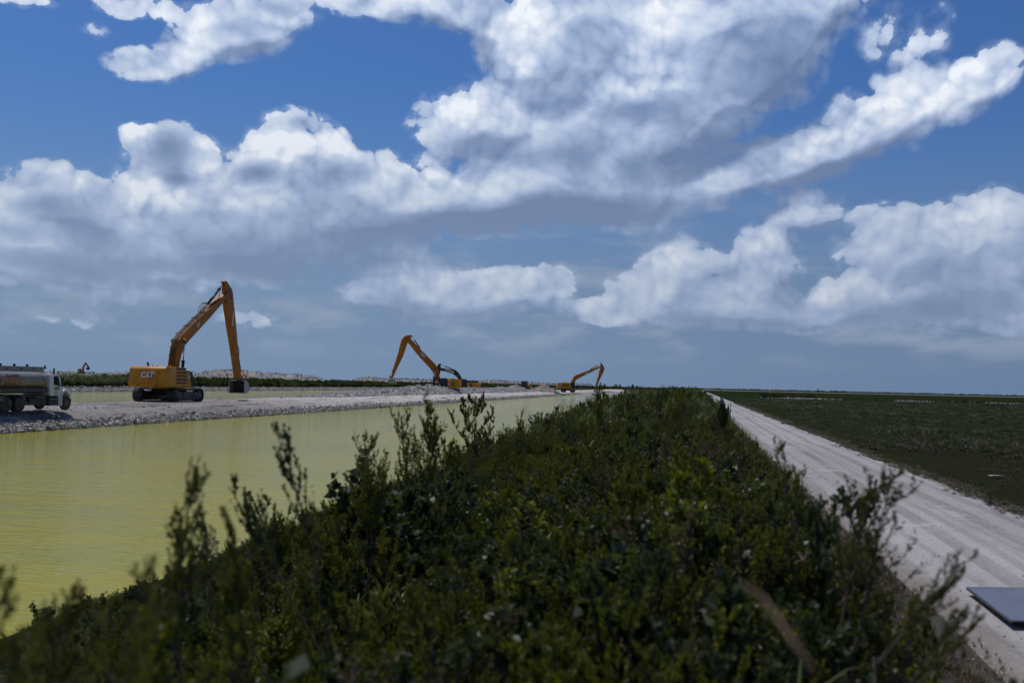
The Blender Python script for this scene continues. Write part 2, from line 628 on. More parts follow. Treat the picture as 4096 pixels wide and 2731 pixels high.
# ------------------------------------------------------------------ materials
def mat(name):
    m = bpy.data.materials.new(name)
    m.use_nodes = True
    t = m.node_tree
    t.nodes.clear()
    g = NT(t)
    out = g.n('ShaderNodeOutputMaterial')
    bs = g.n('ShaderNodeBsdfPrincipled')
    t.links.new(bs.outputs[0], out.inputs[0])
    return m, g, bs, out


def setc(g, bs, col=None, rough=None, normal=None, **kw):
    for k, v in (('Base Color', col), ('Roughness', rough), ('Normal', normal)):
        if v is None:
            continue
        if isinstance(v, bpy.types.NodeSocket):
            g.t.links.new(v, bs.inputs[k])
        elif k == 'Base Color':
            bs.inputs[k].default_value = (v[0], v[1], v[2], 1)
        else:
            bs.inputs[k].default_value = v
    for k, v in kw.items():
        bs.inputs[k.replace('_', ' ')].default_value = v


def bump(g, h, strength, dist):
    nd = g.n('ShaderNodeBump', ins={'Strength': strength, 'Distance': dist, 'Height': h})
    return nd.outputs[0]


def painted(name, col, rough=0.45, dirt=(0.20, 0.17, 0.14), amount=0.35, metallic=0.0, scale=1.3, streak=False, coat=0.0):
    m, g, bs, out = mat(name)
    tc = g.n('ShaderNodeTexCoord')
    v = tc.outputs['Object']
    if streak:
        v = g.vmath('MULTIPLY', v, (1.0, 1.0, 0.18))
    n = g.noise(v, scale, 6, 0.65)
    n2 = g.noise(v, scale * 9, 4, 0.6)
    f = g.math('MULTIPLY', g.maprange(g.math('MULTIPLY_ADD', n2, 0.35, n), 0.52, 0.88), amount, clamp=True)
    lowf = g.noise(tc.outputs['Object'], 0.5, 3)
    base = g.mix(g.maprange(lowf, 0.3, 0.7), tuple(c * 0.86 for c in col), tuple(min(1, c * 1.1) for c in col))
    c = g.mix(f, base, dirt)
    setc(g, bs, c, g.math('MULTIPLY_ADD', n, 0.3, rough - 0.12), Metallic=metallic)
    bs.inputs['Specular IOR Level'].default_value = 0.3
    if coat:
        bs.inputs['Coat Weight'].default_value = coat
    return m


def flat(name, col, rough=0.6, metallic=0.0):
    m, g, bs, out = mat(name)
    tc = g.n('ShaderNodeTexCoord')
    n = g.noise(tc.outputs['Object'], 6.0, 4)
    setc(g, bs, g.mix(g.maprange(n, 0.3, 0.75), tuple(c * 0.8 for c in col), tuple(min(1.0, c * 1.15) for c in col)), rough, Metallic=metallic)
    return m


def rocky(name, cols, cell=None, rough=0.9):
    """stone: colour differs from rock to rock and within a rock"""
    m, g, bs, out = mat(name)
    ge = g.n('ShaderNodeNewGeometry')
    oi = g.n('ShaderNodeObjectInfo')
    tc = g.n('ShaderNodeTexCoord')
    r = g.math('FRACT', g.math('ADD', ge.outputs['Random Per Island'], g.math('MULTIPLY', oi.outputs['Random'], 7.31)))
    st = [(i / (len(cols) - 1), c) for i, c in enumerate(cols)]
    c = g.ramp(r, st)
    n = g.noise(tc.outputs['Object'], 5.0, 6, 0.65)
    c = g.mix(g.maprange(n, 0.35, 0.75), g.mix(0.35, c, (0.10, 0.085, 0.07)), c)
    setc(g, bs, c, rough, bump(g, n, 0.5, 0.03))
    return m


def earth(name, base, alt, spots, scale=1.0, spec=0.3, stretch=(1, 1, 1), bumpd=0.03, rough=0.95, fine=18.0, spot_amt=0.6, far=None):
    """loose ground: broad patches, fine grit, darker or paler spots"""
    m, g, bs, out = mat(name)
    tc = g.n('ShaderNodeTexCoord')
    v = g.vmath('MULTIPLY', tc.outputs['Object'], stretch)
    n1 = g.noise(v, 0.22 * scale, 5, 0.6)
    n2 = g.noise(v, 1.6 * scale, 6, 0.65)
    n3 = g.noise(tc.outputs['Object'], fine, 4, 0.7)
    c = g.mix(g.maprange(n1, 0.35, 0.66), base, alt)
    c = g.mix(g.math('MULTIPLY', g.maprange(n2, 0.55, 0.72), spot_amt), c, spots)
    c = g.mix(g.maprange(n3, 0.25, 0.8, 0.0, 0.55), c, g.mix(1.0, c, (0.45, 0.43, 0.41), 'MULTIPLY'))
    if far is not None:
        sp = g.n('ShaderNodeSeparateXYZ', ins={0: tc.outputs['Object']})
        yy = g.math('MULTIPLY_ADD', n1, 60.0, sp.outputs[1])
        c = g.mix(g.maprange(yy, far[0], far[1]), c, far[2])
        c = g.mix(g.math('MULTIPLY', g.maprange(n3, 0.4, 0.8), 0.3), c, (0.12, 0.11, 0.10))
    h = g.math('MULTIPLY_ADD', n2, 0.6, g.math('MULTIPLY', n3, 0.4))
    setc(g, bs, c, rough, bump(g, h, 0.7, bumpd))
    bs.inputs['Specular IOR Level'].default_value = spec
    return m


def foliage(name, cols, lower=None, transl=0.35, rough=0.5, low=(0.25, 0.6), spec=0.35):
    m, g, bs, out = mat(name)
    ge = g.n('ShaderNodeNewGeometry')
    oi = g.n('ShaderNodeObjectInfo')
    tc = g.n('ShaderNodeTexCoord')
    r = g.math('FRACT', g.math('ADD', g.math('MULTIPLY', ge.outputs['Random Per Island'], 0.6), g.math('MULTIPLY', oi.outputs['Random'], 0.8)))
    c = g.ramp(r, [(i / (len(cols) - 1), x) for i, x in enumerate(cols)])
    c = g.mix(g.maprange(oi.outputs['Random'], 0.0, 1.0, 0.0, 0.5, 'LINEAR'), c, g.mix(1.0, c, (0.62, 0.66, 0.7), 'MULTIPLY'))
    if lower is not None:
        sp = g.n('ShaderNodeSeparateXYZ', ins={0: tc.outputs['Object']})
        z = g.math('MULTIPLY_ADD', g.math('SUBTRACT', r, 0.5), 0.25, sp.outputs[2])
        c = g.mix(g.maprange(z, low[0], low[1]), lower, c)
    setc(g, bs, c, rough)
    bs.inputs['Specular IOR Level'].default_value = spec
    tr = g.n('ShaderNodeBsdfTranslucent', ins={'Color': g.mix(1.0, c, (1.3, 1.35, 0.6), 'MULTIPLY')})
    mx = g.n('ShaderNodeMixShader', ins={0: transl, 1: bs.outputs[0], 2: tr.outputs[0]})
    g.t.links.new(mx.outputs[0], out.inputs[0])
    return m


def make_instancer(name, pts, rots, scls, idx, sources, parent=None, label=None, kind='stuff'):
    """one object that carries uncountable small things (leaves of undergrowth, stones, grass) by geometry nodes"""
    me = bpy.data.meshes.new(name)
    n = len(pts)
    me.vertices.add(n)
    me.vertices.foreach_set('co', np.asarray(pts, dtype=np.float32).ravel())
    for nm, ty, arr in (('rot', 'FLOAT_VECTOR', rots), ('scl', 'FLOAT_VECTOR', scls)):
        a = me.attributes.new(nm, ty, 'POINT')
        a.data.foreach_set('vector', np.asarray(arr, dtype=np.float32).ravel())
    a = me.attributes.new('idx', 'INT', 'POINT')
    a.data.foreach_set('value', np.asarray(idx, dtype=np.int32))
    o = link(bpy.data.objects.new(name, me), parent)
    src = bpy.data.collections.new(name + '_kinds')
    for i, s in enumerate(sources):
        so = bpy.data.objects.new('%s_kind_%02d' % (name, i), s)
        src.objects.link(so)
    t = bpy.data.node_groups.new(name, 'GeometryNodeTree')
    t.interface.new_socket('Geometry', in_out='INPUT', socket_type='NodeSocketGeometry')
    t.interface.new_socket('Geometry', in_out='OUTPUT', socket_type='NodeSocketGeometry')
    gi = t.nodes.new('NodeGroupInput')
    go = t.nodes.new('NodeGroupOutput')
    ci = t.nodes.new('GeometryNodeCollectionInfo')
    ci.inputs['Collection'].default_value = src
    ci.inputs['Separate Children'].default_value = True
    ci.inputs['Reset Children'].default_value = True
    ip = t.nodes.new('GeometryNodeInstanceOnPoints')

    def attr(nm, ty):
        a = t.nodes.new('GeometryNodeInputNamedAttribute')
        a.data_type = ty
        a.inputs[0].default_value = nm
        return [x for x in a.outputs if x.enabled][0]
    t.links.new(gi.outputs[0], ip.inputs['Points'])
    t.links.new(ci.outputs[0], ip.inputs['Instance'])
    ip.inputs['Pick Instance'].default_value = True
    t.links.new(attr('idx', 'INT'), ip.inputs['Instance Index'])
    e2r = t.nodes.new('FunctionNodeEulerToRotation')
    t.links.new(attr('rot', 'FLOAT_VECTOR'), e2r.inputs[0])
    t.links.new(e2r.outputs[0], ip.inputs['Rotation'])
    t.links.new(attr('scl', 'FLOAT_VECTOR'), ip.inputs['Scale'])
    t.links.new(ip.outputs[0], go.inputs[0])
    md = o.modifiers.new('scatter', 'NODES')
    md.node_group = t
    return tag(o, label=label, kind=kind)


# ------------------------------------------------------------------ materials of the ground
M_road = earth('road_gravel', (0.350, 0.330, 0.315), (0.44, 0.42, 0.405), (0.26, 0.235, 0.215), stretch=(1.0, 0.16, 1.0), bumpd=0.02, fine=14.0, spot_amt=0.45)
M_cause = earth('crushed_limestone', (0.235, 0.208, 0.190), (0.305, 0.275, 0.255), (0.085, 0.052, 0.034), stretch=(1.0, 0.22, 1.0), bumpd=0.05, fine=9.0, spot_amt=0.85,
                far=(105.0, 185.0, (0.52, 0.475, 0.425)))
M_berm = earth('berm_soil', (0.060, 0.050, 0.034), (0.095, 0.078, 0.058), (0.035, 0.030, 0.018), bumpd=0.04, fine=20.0)
M_field = earth('field_ground', (0.014, 0.015, 0.007), (0.016, 0.020, 0.007), (0.030, 0.020, 0.013), scale=0.5, spec=0.0, bumpd=0.08, fine=6.0, spot_amt=0.5,
                far=(70.0, 170.0, (0.011, 0.021, 0.005)))
M_bank = earth('bank_ground', (0.20, 0.18, 0.16), (0.10, 0.11, 0.05), (0.30, 0.28, 0.26), bumpd=0.06, fine=5.0)
M_far = earth('far_ground', (0.46, 0.43, 0.40), (0.36, 0.34, 0.31), (0.10, 0.11, 0.06), scale=0.06, bumpd=0.02, fine=1.0)
M_white = earth('white_marl', (0.60, 0.58, 0.55), (0.50, 0.48, 0.45), (0.35, 0.33, 0.30), scale=0.2, bumpd=0.02, fine=2.0)
M_spoil = earth('spoil_rock', (0.43, 0.40, 0.365), (0.30, 0.275, 0.25), (0.17, 0.15, 0.135), scale=1.4, bumpd=0.25, fine=3.5, spot_amt=0.8)


def peat_streaks():
    g = NT(M_cause.node_tree)
    bs = [n for n in M_cause.node_tree.nodes if n.type == 'BSDF_PRINCIPLED'][0]
    old = bs.inputs['Base Color'].links[0].from_socket
    tc = g.n('ShaderNodeTexCoord')
    n = g.noise(g.vmath('MULTIPLY', tc.outputs['Object'], (0.9, 0.11, 1.0)), 0.9, 6, 0.7)
    n2 = g.noise(g.vmath('MULTIPLY', tc.outputs['Object'], (0.9, 0.25, 1.0)), 2.6, 5, 0.7)
    c = g.mix(g.maprange(n, 0.53, 0.62, 0.0, 0.75), old, (0.085, 0.048, 0.028))
    c = g.mix(g.maprange(n2, 0.56, 0.68, 0.0, 0.6), c, (0.36, 0.335, 0.31))
    M_cause.node_tree.links.new(c, bs.inputs['Base Color'])


peat_streaks()


def tyre_tracks():
    """pale dust swept off in long curving wheel tracks"""
    m = M_road
    g = NT(m.node_tree)
    bs = [n for n in m.node_tree.nodes if n.type == 'BSDF_PRINCIPLED'][0]
    old = bs.inputs['Base Color'].links[0].from_socket
    tc = g.n('ShaderNodeTexCoord')
    sp = g.n('ShaderNodeSeparateXYZ', ins={0: tc.outputs['Object']})
    x, y = sp.outputs[0], sp.outputs[1]
    wob = g.math('MULTIPLY', g.math('SUBTRACT', g.noise(g.vmath('MULTIPLY', tc.outputs['Object'], (0.0, 1.0, 0.0)), 0.035, 3, 0.5), 0.5), 3.0)
    tot = None
    for cx, hw, amp, k in ((3.55, 0.26, 0.75, 0.35), (5.05, 0.19, 0.9, .55), (5.6, 0.11, 0.6, .7), (6.5, 0.20, 0.8, 0.35), (7.4, 0.16, 0.6, 0.1), (4.35, 0.08, 0.5, -0.5), (6.1, .05, .4, -.35)):
        d = g.math('ABSOLUTE', g.math('SUBTRACT', g.math('SUBTRACT', x, cx), g.math('MULTIPLY', wob, k)))
        e = g.maprange(d, hw * 1.25, hw * 0.8, 0, amp)
        tot = e if tot is None else g.math('MAXIMUM', tot, e)
    brk = g.maprange(g.noise(g.vmath('MULTIPLY', tc.outputs['Object'], (1.0, 0.2, 1.0)), 0.8, 4), 0.3, 0.55, 0.35, 1.0)
    c = g.mix(g.math('MULTIPLY', tot, brk), old, g.mix(1.0, old, (0.66, 0.64, 0.62), 'MULTIPLY'))
    pat = g.noise(tc.outputs['Object'], 0.55, 5, 0.65)
    c = g.mix(g.maprange(pat, 0.55, 0.72, 0.0, 0.5), c, (0.225, 0.195, 0.172))
    c = g.mix(g.maprange(pat, 0.42, 0.30, 0.0, 0.5), c, (0.54, 0.52, 0.505))
    rag = g.math('MULTIPLY_ADD', g.math('SUBTRACT', g.noise(tc.outputs['Object'], 0.9, 5, 0.7), 0.5), 2.2, x)
    c = g.mix(g.maprange(rag, 4.0, 3.0, 0.0, 0.75), c, (0.17, 0.135, 0.108))
    c = g.mix(g.maprange(rag, 7.7, 8.5, 0.0, 0.85), c, (0.105, 0.085, 0.065))
    # small stones in the surface
    vo = g.n('ShaderNodeTexVoronoi', feature='F1', ins={'Vector': tc.outputs['Object'], 'Scale': 11.0})
    sepc = g.n('ShaderNodeSeparateColor', ins={0: vo.outputs['Color']})
    st = g.math('MULTIPLY', g.maprange(vo.outputs['Distance'], 0.26, 0.16), g.math('GREATER_THAN', sepc.outputs[0], 0.72))
    c = g.mix(st, c, g.mix(sepc.outputs[1], (0.16, 0.145, 0.13), (0.50, 0.48, 0.45)))
    m.node_tree.links.new(c, bs.inputs['Base Color'])


tyre_tracks()


def water_material():
    m, g, bs, out = mat('turbid_water')
    tc = g.n('ShaderNodeTexCoord')
    P = tc.outputs['Object']
    n0 = g.noise(g.vmath('MULTIPLY', P, (0.6, 1.0, 1.0)), 0.05, 4, 0.55)
    n1 = g.noise(g.vmath('MULTIPLY', P, (0.45, 1.3, 1.0)), 0.5, 5, 0.6)
    c = g.mix(g.maprange(n0, 0.35, 0.65), (0.320, 0.300, 0.055), (0.270, 0.262, 0.062))
    c = g.mix(g.maprange(n1, 0.42, 0.66, 0.0, 0.8), c, (0.345, 0.300, 0.035))
    wv = g.vmath('MULTIPLY', P, (0.55, 1.7, 1.0))
    h = g.math('MULTIPLY_ADD', g.noise(wv, 0.9, 3, 0.55), 0.8, g.math('MULTIPLY', g.noise(wv, 3.6, 3, 0.6), 0.30))
    h = g.math('MULTIPLY_ADD', g.noise(wv, 13.0, 2, 0.5), 0.07, h)
    setc(g, bs, c, 0.055, bump(g, h, 1.0, 0.17), IOR=1.33)
    bs.inputs['Specular IOR Level'].default_value = 0.05
    return m


M_water = water_material()


def strip(name, prof, ys, material, amp=0.05, nscale=0.5, seed=1, fine=6, amp_f=None, smooth=True):
    """long ground sheet: profile (lane s, height z) swept along y"""
    s_pts = np.array([p[0] for p in prof], float)
    z_pts = np.array([p[1] for p in prof], float)
    ss = []
    for a, b in zip(s_pts[:-1], s_pts[1:]):
        n = max(1, min(fine, int(abs(b - a) / 0.35) + 1))
        ss += list(np.linspace(a, b, n, endpoint=False))
    ss.append(s_pts[-1])
    ss = np.array(ss)
    zz = np.interp(ss, s_pts, z_pts)
    S, Y = np.meshgrid(ss, ys)
    Z = np.repeat(zz[None, :], len(ys), 0)
    nz = fbm(S * nscale, Y * nscale, 4, seed) * amp
    wob = fbm(Y * 0.06, S * 0 + seed, 3, seed + 5)
    Sx = S + np.where((S > s_pts.min() + .2) & (S < s_pts.max() - .2), wob * (amp_f or 0), 0)
    X = Sx - skew(S) * Y
    Z = Z + nz
    V = np.stack([X, Y, Z], -1).reshape(-1, 3)
    a, b = len(ss), len(ys)
    i, j = np.meshgrid(np.arange(a - 1), np.arange(b - 1))
    q = (j * a + i).ravel()
    Fc = np.stack([q, q + 1, q + a + 1, q + a], -1)
    me = np_mesh(name, V, Fc, [material], smooth=smooth)
    o = link(bpy.data.objects.new(name, me))
    return tag(o, kind='structure')


def ysteps(y0, y1, first=0.3, grow=1.03):
    ys, y, st = [], y0, first
    while y < y1:
        ys.append(y)
        y += st
        if y > 0:
            st *= grow
    ys.append(y1)
    return np.array(ys)


Y_END = 930.0
strip('gravel_road', [(3.05, -0.12), (3.5, 0.01), (4.0, 0.03), (5.7, 0.06), (7.6, 0.03), (8.4, -0.06), (9.3, -0.30)], ysteps(-12, 1500, 0.3, 1.02), M_road, amp=0.035, nscale=1.3, seed=2)
strip('berm_ground', [(-10.6, -1.5), (-8.8, -0.8), (-6.5, -0.02), (-4.2, 0.36), (-1.0, 0.5), (1.6, 0.38), (2.6, 0.12), (3.25, 0.0)],
      ysteps(-12, 1500, 0.3, 1.02), M_berm, amp=0.16, nscale=0.7, seed=3)
strip('field', [(7.6, -0.30), (8.3, -0.12), (9.5, -0.10), (12, -0.22), (16, -0.12), (40, -0.1), (120, -0.1), (400, -0.1), (1200, -0.1), (4500, -0.1)],
      ysteps(-30, 1850, 0.4, 1.025), M_field, amp=0.16, nscale=0.5, seed=4)
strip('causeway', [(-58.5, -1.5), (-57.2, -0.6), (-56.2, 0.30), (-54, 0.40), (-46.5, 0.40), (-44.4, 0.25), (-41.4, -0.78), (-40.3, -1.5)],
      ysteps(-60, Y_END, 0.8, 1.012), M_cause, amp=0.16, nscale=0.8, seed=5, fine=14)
strip('bank_ground', [(-4500, 0.2), (-900, 0.2), (-300, 0.2), (-150, 0.3), (-135, 0.3), (-132.5, 0.0), (-130, -0.85), (-128.5, -1.5)],
      ysteps(-100, Y_END, 2.0, 1.012), M_bank, amp=0.15, nscale=0.3, seed=6)


def sheet(name, x0, x1, y0, y1, z, material, nx=2, ny=2, slope=None):
    xs, yy = np.linspace(x0, x1, nx), np.linspace(y0, y1, ny)
    X, Y = np.meshgrid(xs, yy)
    V = np.stack([X, Y, np.full_like(X, z)], -1).reshape(-1, 3)
    i, j = np.meshgrid(np.arange(nx - 1), np.arange(ny - 1))
    q = (j * nx + i).ravel()
    me = np_mesh(name, V, np.stack([q, q + 1, q + nx + 1, q + nx], -1), [material])
    return tag(link(bpy.data.objects.new(name, me)), kind='structure')


def quad_sheet(name, pts, material):
    me = np_mesh(name, np.array(pts, float), np.array([[0, 1, 2, 3]]), [material])
    return tag(link(bpy.data.objects.new(name, me)), kind='structure')


WZ = -0.8
quad_sheet('canal_water', [(-42.5 + .0246 * 80, -80, WZ), (-7.6, -80, WZ), (-8.2 - .0246 * Y_END, Y_END, WZ), (-42.5 - .0246 * Y_END, Y_END, WZ)], M_water)
quad_sheet('rear_canal_water', [(-131.5 + .0246 * 100, -100, WZ), (-56.5 + .0246 * 100, -100, WZ), (-56.5 - .0246 * Y_END, Y_END, WZ), (-131.5 - .0246 * Y_END, Y_END, WZ)], M_water)
sheet('far_ground', -6000, 3.1, 925, 1500, 0.32, M_far)
sheet('plain', -9000, 3.1, 1500, 9000, 0.9, M_far)
sheet('marl_road', 0, 4600, 1850, 2150, 0.12, M_white)
sheet('far_field', 0, 9000, 2150, 9000, 0.05, M_field)
sheet('ground', -9000, 9000, -900, 9000, -2.4, M_bank)

# ------------------------------------------------------------------ broken limestone
def rock_mesh(name, seed, material, sub=2, flatz=0.7):
    r = np.random.default_rng(seed)
    b = bmesh.new()
    bmesh.ops.create_icosphere(b, subdivisions=sub, radius=1.0)
    V = np.array([v.co[:] for v in b.verts])
    # chop the ball with random planes for angular faces
    for _ in range(9):
        n = r.normal(size=3)
        n /= np.linalg.norm(n)
        d = r.uniform(0.45, 0.8)
        k = V @ n
        over = np.maximum(k - d, 0)
        V = V - over[:, None] * n[None, :] * 0.95
    V = V * (1 + 0.10 * r.normal(size=(len(V), 1)))
    V = V * np.array([r.uniform(0.8, 1.25), r.uniform(0.7, 1.0), flatz * r.uniform(0.7, 1.0)])
    for v, c in zip(b.verts, V):
        v.co = c
    me = bpy.data.meshes.new(name)
    b.to_mesh(me)
    b.free()
    me.materials.append(material)
    return me


M_rock = rocky('grey_limestone', [(0.24, 0.225, 0.205), (0.42, 0.395, 0.36), (0.56, 0.53, 0.49), (0.30, 0.27, 0.235), (0.48, 0.38, 0.27), (0.35, 0.33, 0.305)])
M_rock_pale = rocky('pale_limestone', [(0.62, 0.58, 0.53), (0.46, 0.42, 0.38), (0.70, 0.67, 0.63), (0.36, 0.33, 0.30), (0.58, 0.50, 0.42)])
M_rock_tan = rocky('tan_limestone', [(0.62, 0.50, 0.40), (0.50, 0.40, 0.32), (0.70, 0.58, 0.46), (0.40, 0.31, 0.25)])
ROCKS = [rock_mesh('stone_%d' % i, 20 + i, M_rock) for i in range(7)]
ROCKS_P = [rock_mesh('pale_stone_%d' % i, 40 + i, M_rock_pale) for i in range(6)]
ROCKS_T = [rock_mesh('tan_stone_%d' % i, 60 + i, M_rock_tan) for i in range(5)]


def rots(n, r, tilt=math.pi):
    return np.stack([r.uniform(-tilt, tilt, n), r.uniform(-tilt, tilt, n), r.uniform(0, 6.283, n)], -1)


def size3(s):
    return np.stack([s, s, s], -1)


def z_prof(s, prof):
    return np.interp(s, [p[0] for p in prof], [p[1] for p in prof])


PC = [(-58.5, -1.5), (-57.2, -0.6), (-56.2, 0.30), (-54, 0.40), (-46.5, 0.40), (-44.4, 0.25), (-41.4, -0.78), (-40.3, -1.5)]
PF = [(-160, 0.3), (-135, 0.3), (-132.5, 0.0), (-130, -0.85), (-128.5, -1.5)]


def ydist(r, n, a, b, p=0.45):
    """more stones near the camera, thinning out with distance"""
    u = r.uniform(0, 1, n)
    return (a ** p + u * (b ** p - a ** p)) ** (1 / p)


r = np.random.default_rng(11)
n = 34000
y = ydist(r, n, 34, 700, 0.35)
s = -41.25 - np.abs(r.normal(0, 0.62, n)) - r.uniform(0, 0.25, n)
z = z_prof(s, PC) + r.uniform(-0.03, 0.12, n)
sz = np.clip(r.lognormal(-2.45, 0.52, n), 0.035, 0.38) * np.clip(1.15 - (-41.4 - s) * 0.16, 0.55, 1.15)
make_instancer('rubble', np.stack([sxy(s, y), y, z], -1), rots(n, r), size3(sz), r.integers(0, 7, n), ROCKS,
               label='band of broken grey limestone along the water edge of the causeway')
n = 9000
y = ydist(r, n, 40, 420, 0.35)
s = r.uniform(-56.8, -43.2, n)
keep = (np.abs(s + 49.5) > r.uniform(1.0, 4.5, n))
s, y = s[keep], y[keep]
n = len(s)
sz = np.clip(r.lognormal(-3.4, 0.5, n), 0.02, 0.12)
make_instancer('gravel', np.stack([sxy(s, y), y, z_prof(s, PC) + sz * 0.3], -1), rots(n, r), size3(sz), r.integers(0, 7, n), ROCKS,
               label='scattered small stones on the causeway beside the wheel lane')
n = 13000
y = ydist(r, n, 95, 920, 0.6)
s = -130.2 - np.abs(r.normal(0, 1.5, n))
sz = np.clip(r.lognormal(-1.55, 0.35, n), 0.1, 0.5)
make_instancer('rubble', np.stack([sxy(s, y), y, z_prof(s, PF) + sz * 0.3], -1), rots(n, r), size3(sz), r.integers(0, 6, n), ROCKS_P,
               label='pale broken stone along the far bank of the rear canal')
# a few stones and pebbles on the gravel road and its shoulders
n = 6500
y = ydist(r, n, 4.5, 90, 0.45)
x = r.uniform(3.0, 8.7, n)
sz = np.clip(r.lognormal(-4.5, 0.45, n), 0.005, 0.05)
make_instancer('gravel', np.stack([x, y, 0.045 - 0.06 * ((x - 5.7) / 2.8) ** 2 + sz * 0.2], -1), rots(n, r), size3(sz), r.integers(0, 6, n), ROCKS_P + [],
               label='loose pebbles scattered over the pale gravel road')


# ------------------------------------------------------------------ spoil heaps
def heap(name, s0, s1, y0, y1, hfun, material, seed, base_z, ns=50, ny=160, rough_amp=0.35, nsc=0.9):
    S, Y = np.meshgrid(np.linspace(0, 1, ns), np.linspace(0, 1, ny))
    y = y0 + Y * (y1 - y0)
    s = s0 + S * (s1 - s0)
    h = hfun(S, Y, s, y)
    n = fbm(s * nsc, y * nsc * 0.8, 5, seed, 0.6) * 2
    rid = 1 - np.abs(fbm(s * nsc * 0.5, y * nsc * 0.4, 4, seed + 9) * 4)
    edge = np.clip(np.minimum(np.minimum(S, 1 - S) * 6, np.minimum(Y, 1 - Y) * 14), 0, 1)
    z = base_z + edge * (np.maximum(h * (0.75 + 0.35 * rid), 0) + n * rough_amp * np.clip(h, 0.15, 1.2)) - (1 - edge) * 0.35
    X = s - skew(s) * y
    V = np.stack([X, y, z], -1).reshape(-1, 3)
    i, j = np.meshgrid(np.arange(ns - 1), np.arange(ny - 1))
    q = (j * ns + i).ravel()
    me = np_mesh(name, V, np.stack([q, q + 1, q + ns + 1, q + ns], -1), [material], smooth=False)
    return link(bpy.data.objects.new(name, me)), V


def bell(t, c, w):
    return np.exp(-((t - c) / w) ** 2)


# ridge of dug rock that runs along the far side of the causeway
def h_ridge(S, Y, s, y):
    lump = 0.62 + 0.7 * (fbm(y * 0.055, y * 0 + 3, 3, 21) + 0.25) + 0.55 * bell(y, 338, 9) + 0.35 * bell(y, 205, 22)
    return (0.55 + 1.15 * np.clip((y - 140) / 90, 0, 1)) * lump * bell(S, 0.5, 0.30) * np.clip((y - 133) / 20, 0.1, 1)


o, VR = heap('spoil_ridge', -58.3, -49.0, 132, 372, h_ridge, M_spoil, 31, 0.28, ns=44, ny=420)
tag(o, kind='structure')
n = 12000
k = r.integers(0, len(VR), n)
sz = np.clip(r.lognormal(-1.85, 0.5, n), 0.06, 0.5)
pt = VR[k] + r.normal(0, 0.15, (n, 3)) * np.array([1, 1, 0.2])
make_instancer('rubble', pt, rots(n, r), size3(sz), r.integers(0, 6, n), ROCKS_P, label='pale blocks of dug limestone strewn over the spoil ridge')

# tan cone of stones by the third excavator
c = ground_at(2168, 1567, 0.4)


def cone(name, cx, cy, rad, hgt, zbase, material, seed):
    a, b = np.meshgrid(np.linspace(0, 1, 26), np.linspace(0, 2 * np.pi, 64))
    x = cx + a * rad * np.cos(b) * (1 + 0.12 * np.sin(3 * b + seed))
    y = cy + a * rad * np.sin(b)
    z = zbase + hgt * (1 - a) ** 0.85 + fbm(x * 1.2, y * 1.2, 4, seed) * 0.5 * (1 - a) - 0.1
    V = np.stack([x, y, z], -1).reshape(-1, 3)
    i, j = np.meshgrid(np.arange(25), np.arange(63))
    q = (j * 26 + i).ravel()
    me = np_mesh(name, V, np.stack([q, q + 1, q + 27, q + 26], -1), [material])
    return link(bpy.data.objects.new(name, me)), V


o, VC = cone('rubble_pile', c.x, c.y + 4, 5.6, 2.5, 0.35, M_rock_tan, 3)
tag(o, 'steep cone of tan broken stone beside the third excavator', 'rubble pile')
n = 900
k = r.integers(0, len(VC), n)
make_instancer('stones', VC[k] + r.normal(0, .2, (n, 3)) * np.array([1, 1, .3]), rots(n, r), size3(np.clip(r.lognormal(-1.25, .35, n), .15, .5)), r.integers(0, 5, n), ROCKS_T, parent=o)
c = ground_at(2262, 1569, 0.4)
o, VC2 = cone('rubble_pile', c.x + 9.0, c.y - 2, 3.6, 0.9, 0.3, M_spoil, 8)
tag(o, 'low dark heap of stones at the foot of the third excavator tracks', 'rubble pile')


# far white ridges behind the vegetation of the rear canal
def far_ridge(name, pts_px, dist, depth, material, seed, zb=0.2):
    """crest seen at pts_px, standing dist metres away"""
    n = 260
    xs = np.linspace(pts_px[0][0], pts_px[-1][0], n)
    ys_ = np.interp(xs, [p[0] for p in pts_px], [p[1] for p in pts_px])
    rows = []
    for t, (px, py) in enumerate(zip(xs, ys_)):
        p = at_dist(px, py, dist)
        q = Vector((p.x - 0, p.y, 0)) - Vector((0, 0, 0))
        dr = Vector((p.x, p.y, 0)).normalized()
        nz = float(fbm(np.array([t * 0.14]), np.array([seed * 1.0]), 4, seed)[0]) * 1.1
        top = p.z + nz * 0.7
        row = []
        for kk in range(15):
            u = kk / 14.0
            prof = math.sin(math.pi * min(1, max(0, u))) ** 0.7
            off = (u - 0.5) * depth
            row.append((p.x + dr.x * off, p.y + dr.y * off, zb + (top - zb) * prof))
        rows.append(row)
    V = np.array(rows)
    V[:, :, 2] += fbm(V[:, :, 0] * 0.22, V[:, :, 1] * 0.22, 5, seed, 0.65) * 2.6 * np.clip((V[:, :, 2] - zb) / 2, 0, 1)
    V = V.reshape(-1, 3)
    i, j = np.meshgrid(np.arange(14), np.arange(n - 1))
    q = (j * 15 + i).ravel()
    me = np_mesh(name, V, np.stack([q, q + 1, q + 16, q + 15], -1), [material])
    o = tag(link(bpy.data.objects.new(name, me)), kind='structure')
    rr = np.random.default_rng(seed)
    k = rr.integers(0, len(V), 2600)
    make_instancer('rubble', V[k] + rr.normal(0, .4, (2600, 3)), rots(2600, rr), size3(rr.lognormal(-1.35, .5, 2600) * dist / 600), rr.integers(0, 7, 2600), ROCKS,
                   label='pale blocks strewn over a far white ridge')
    return o


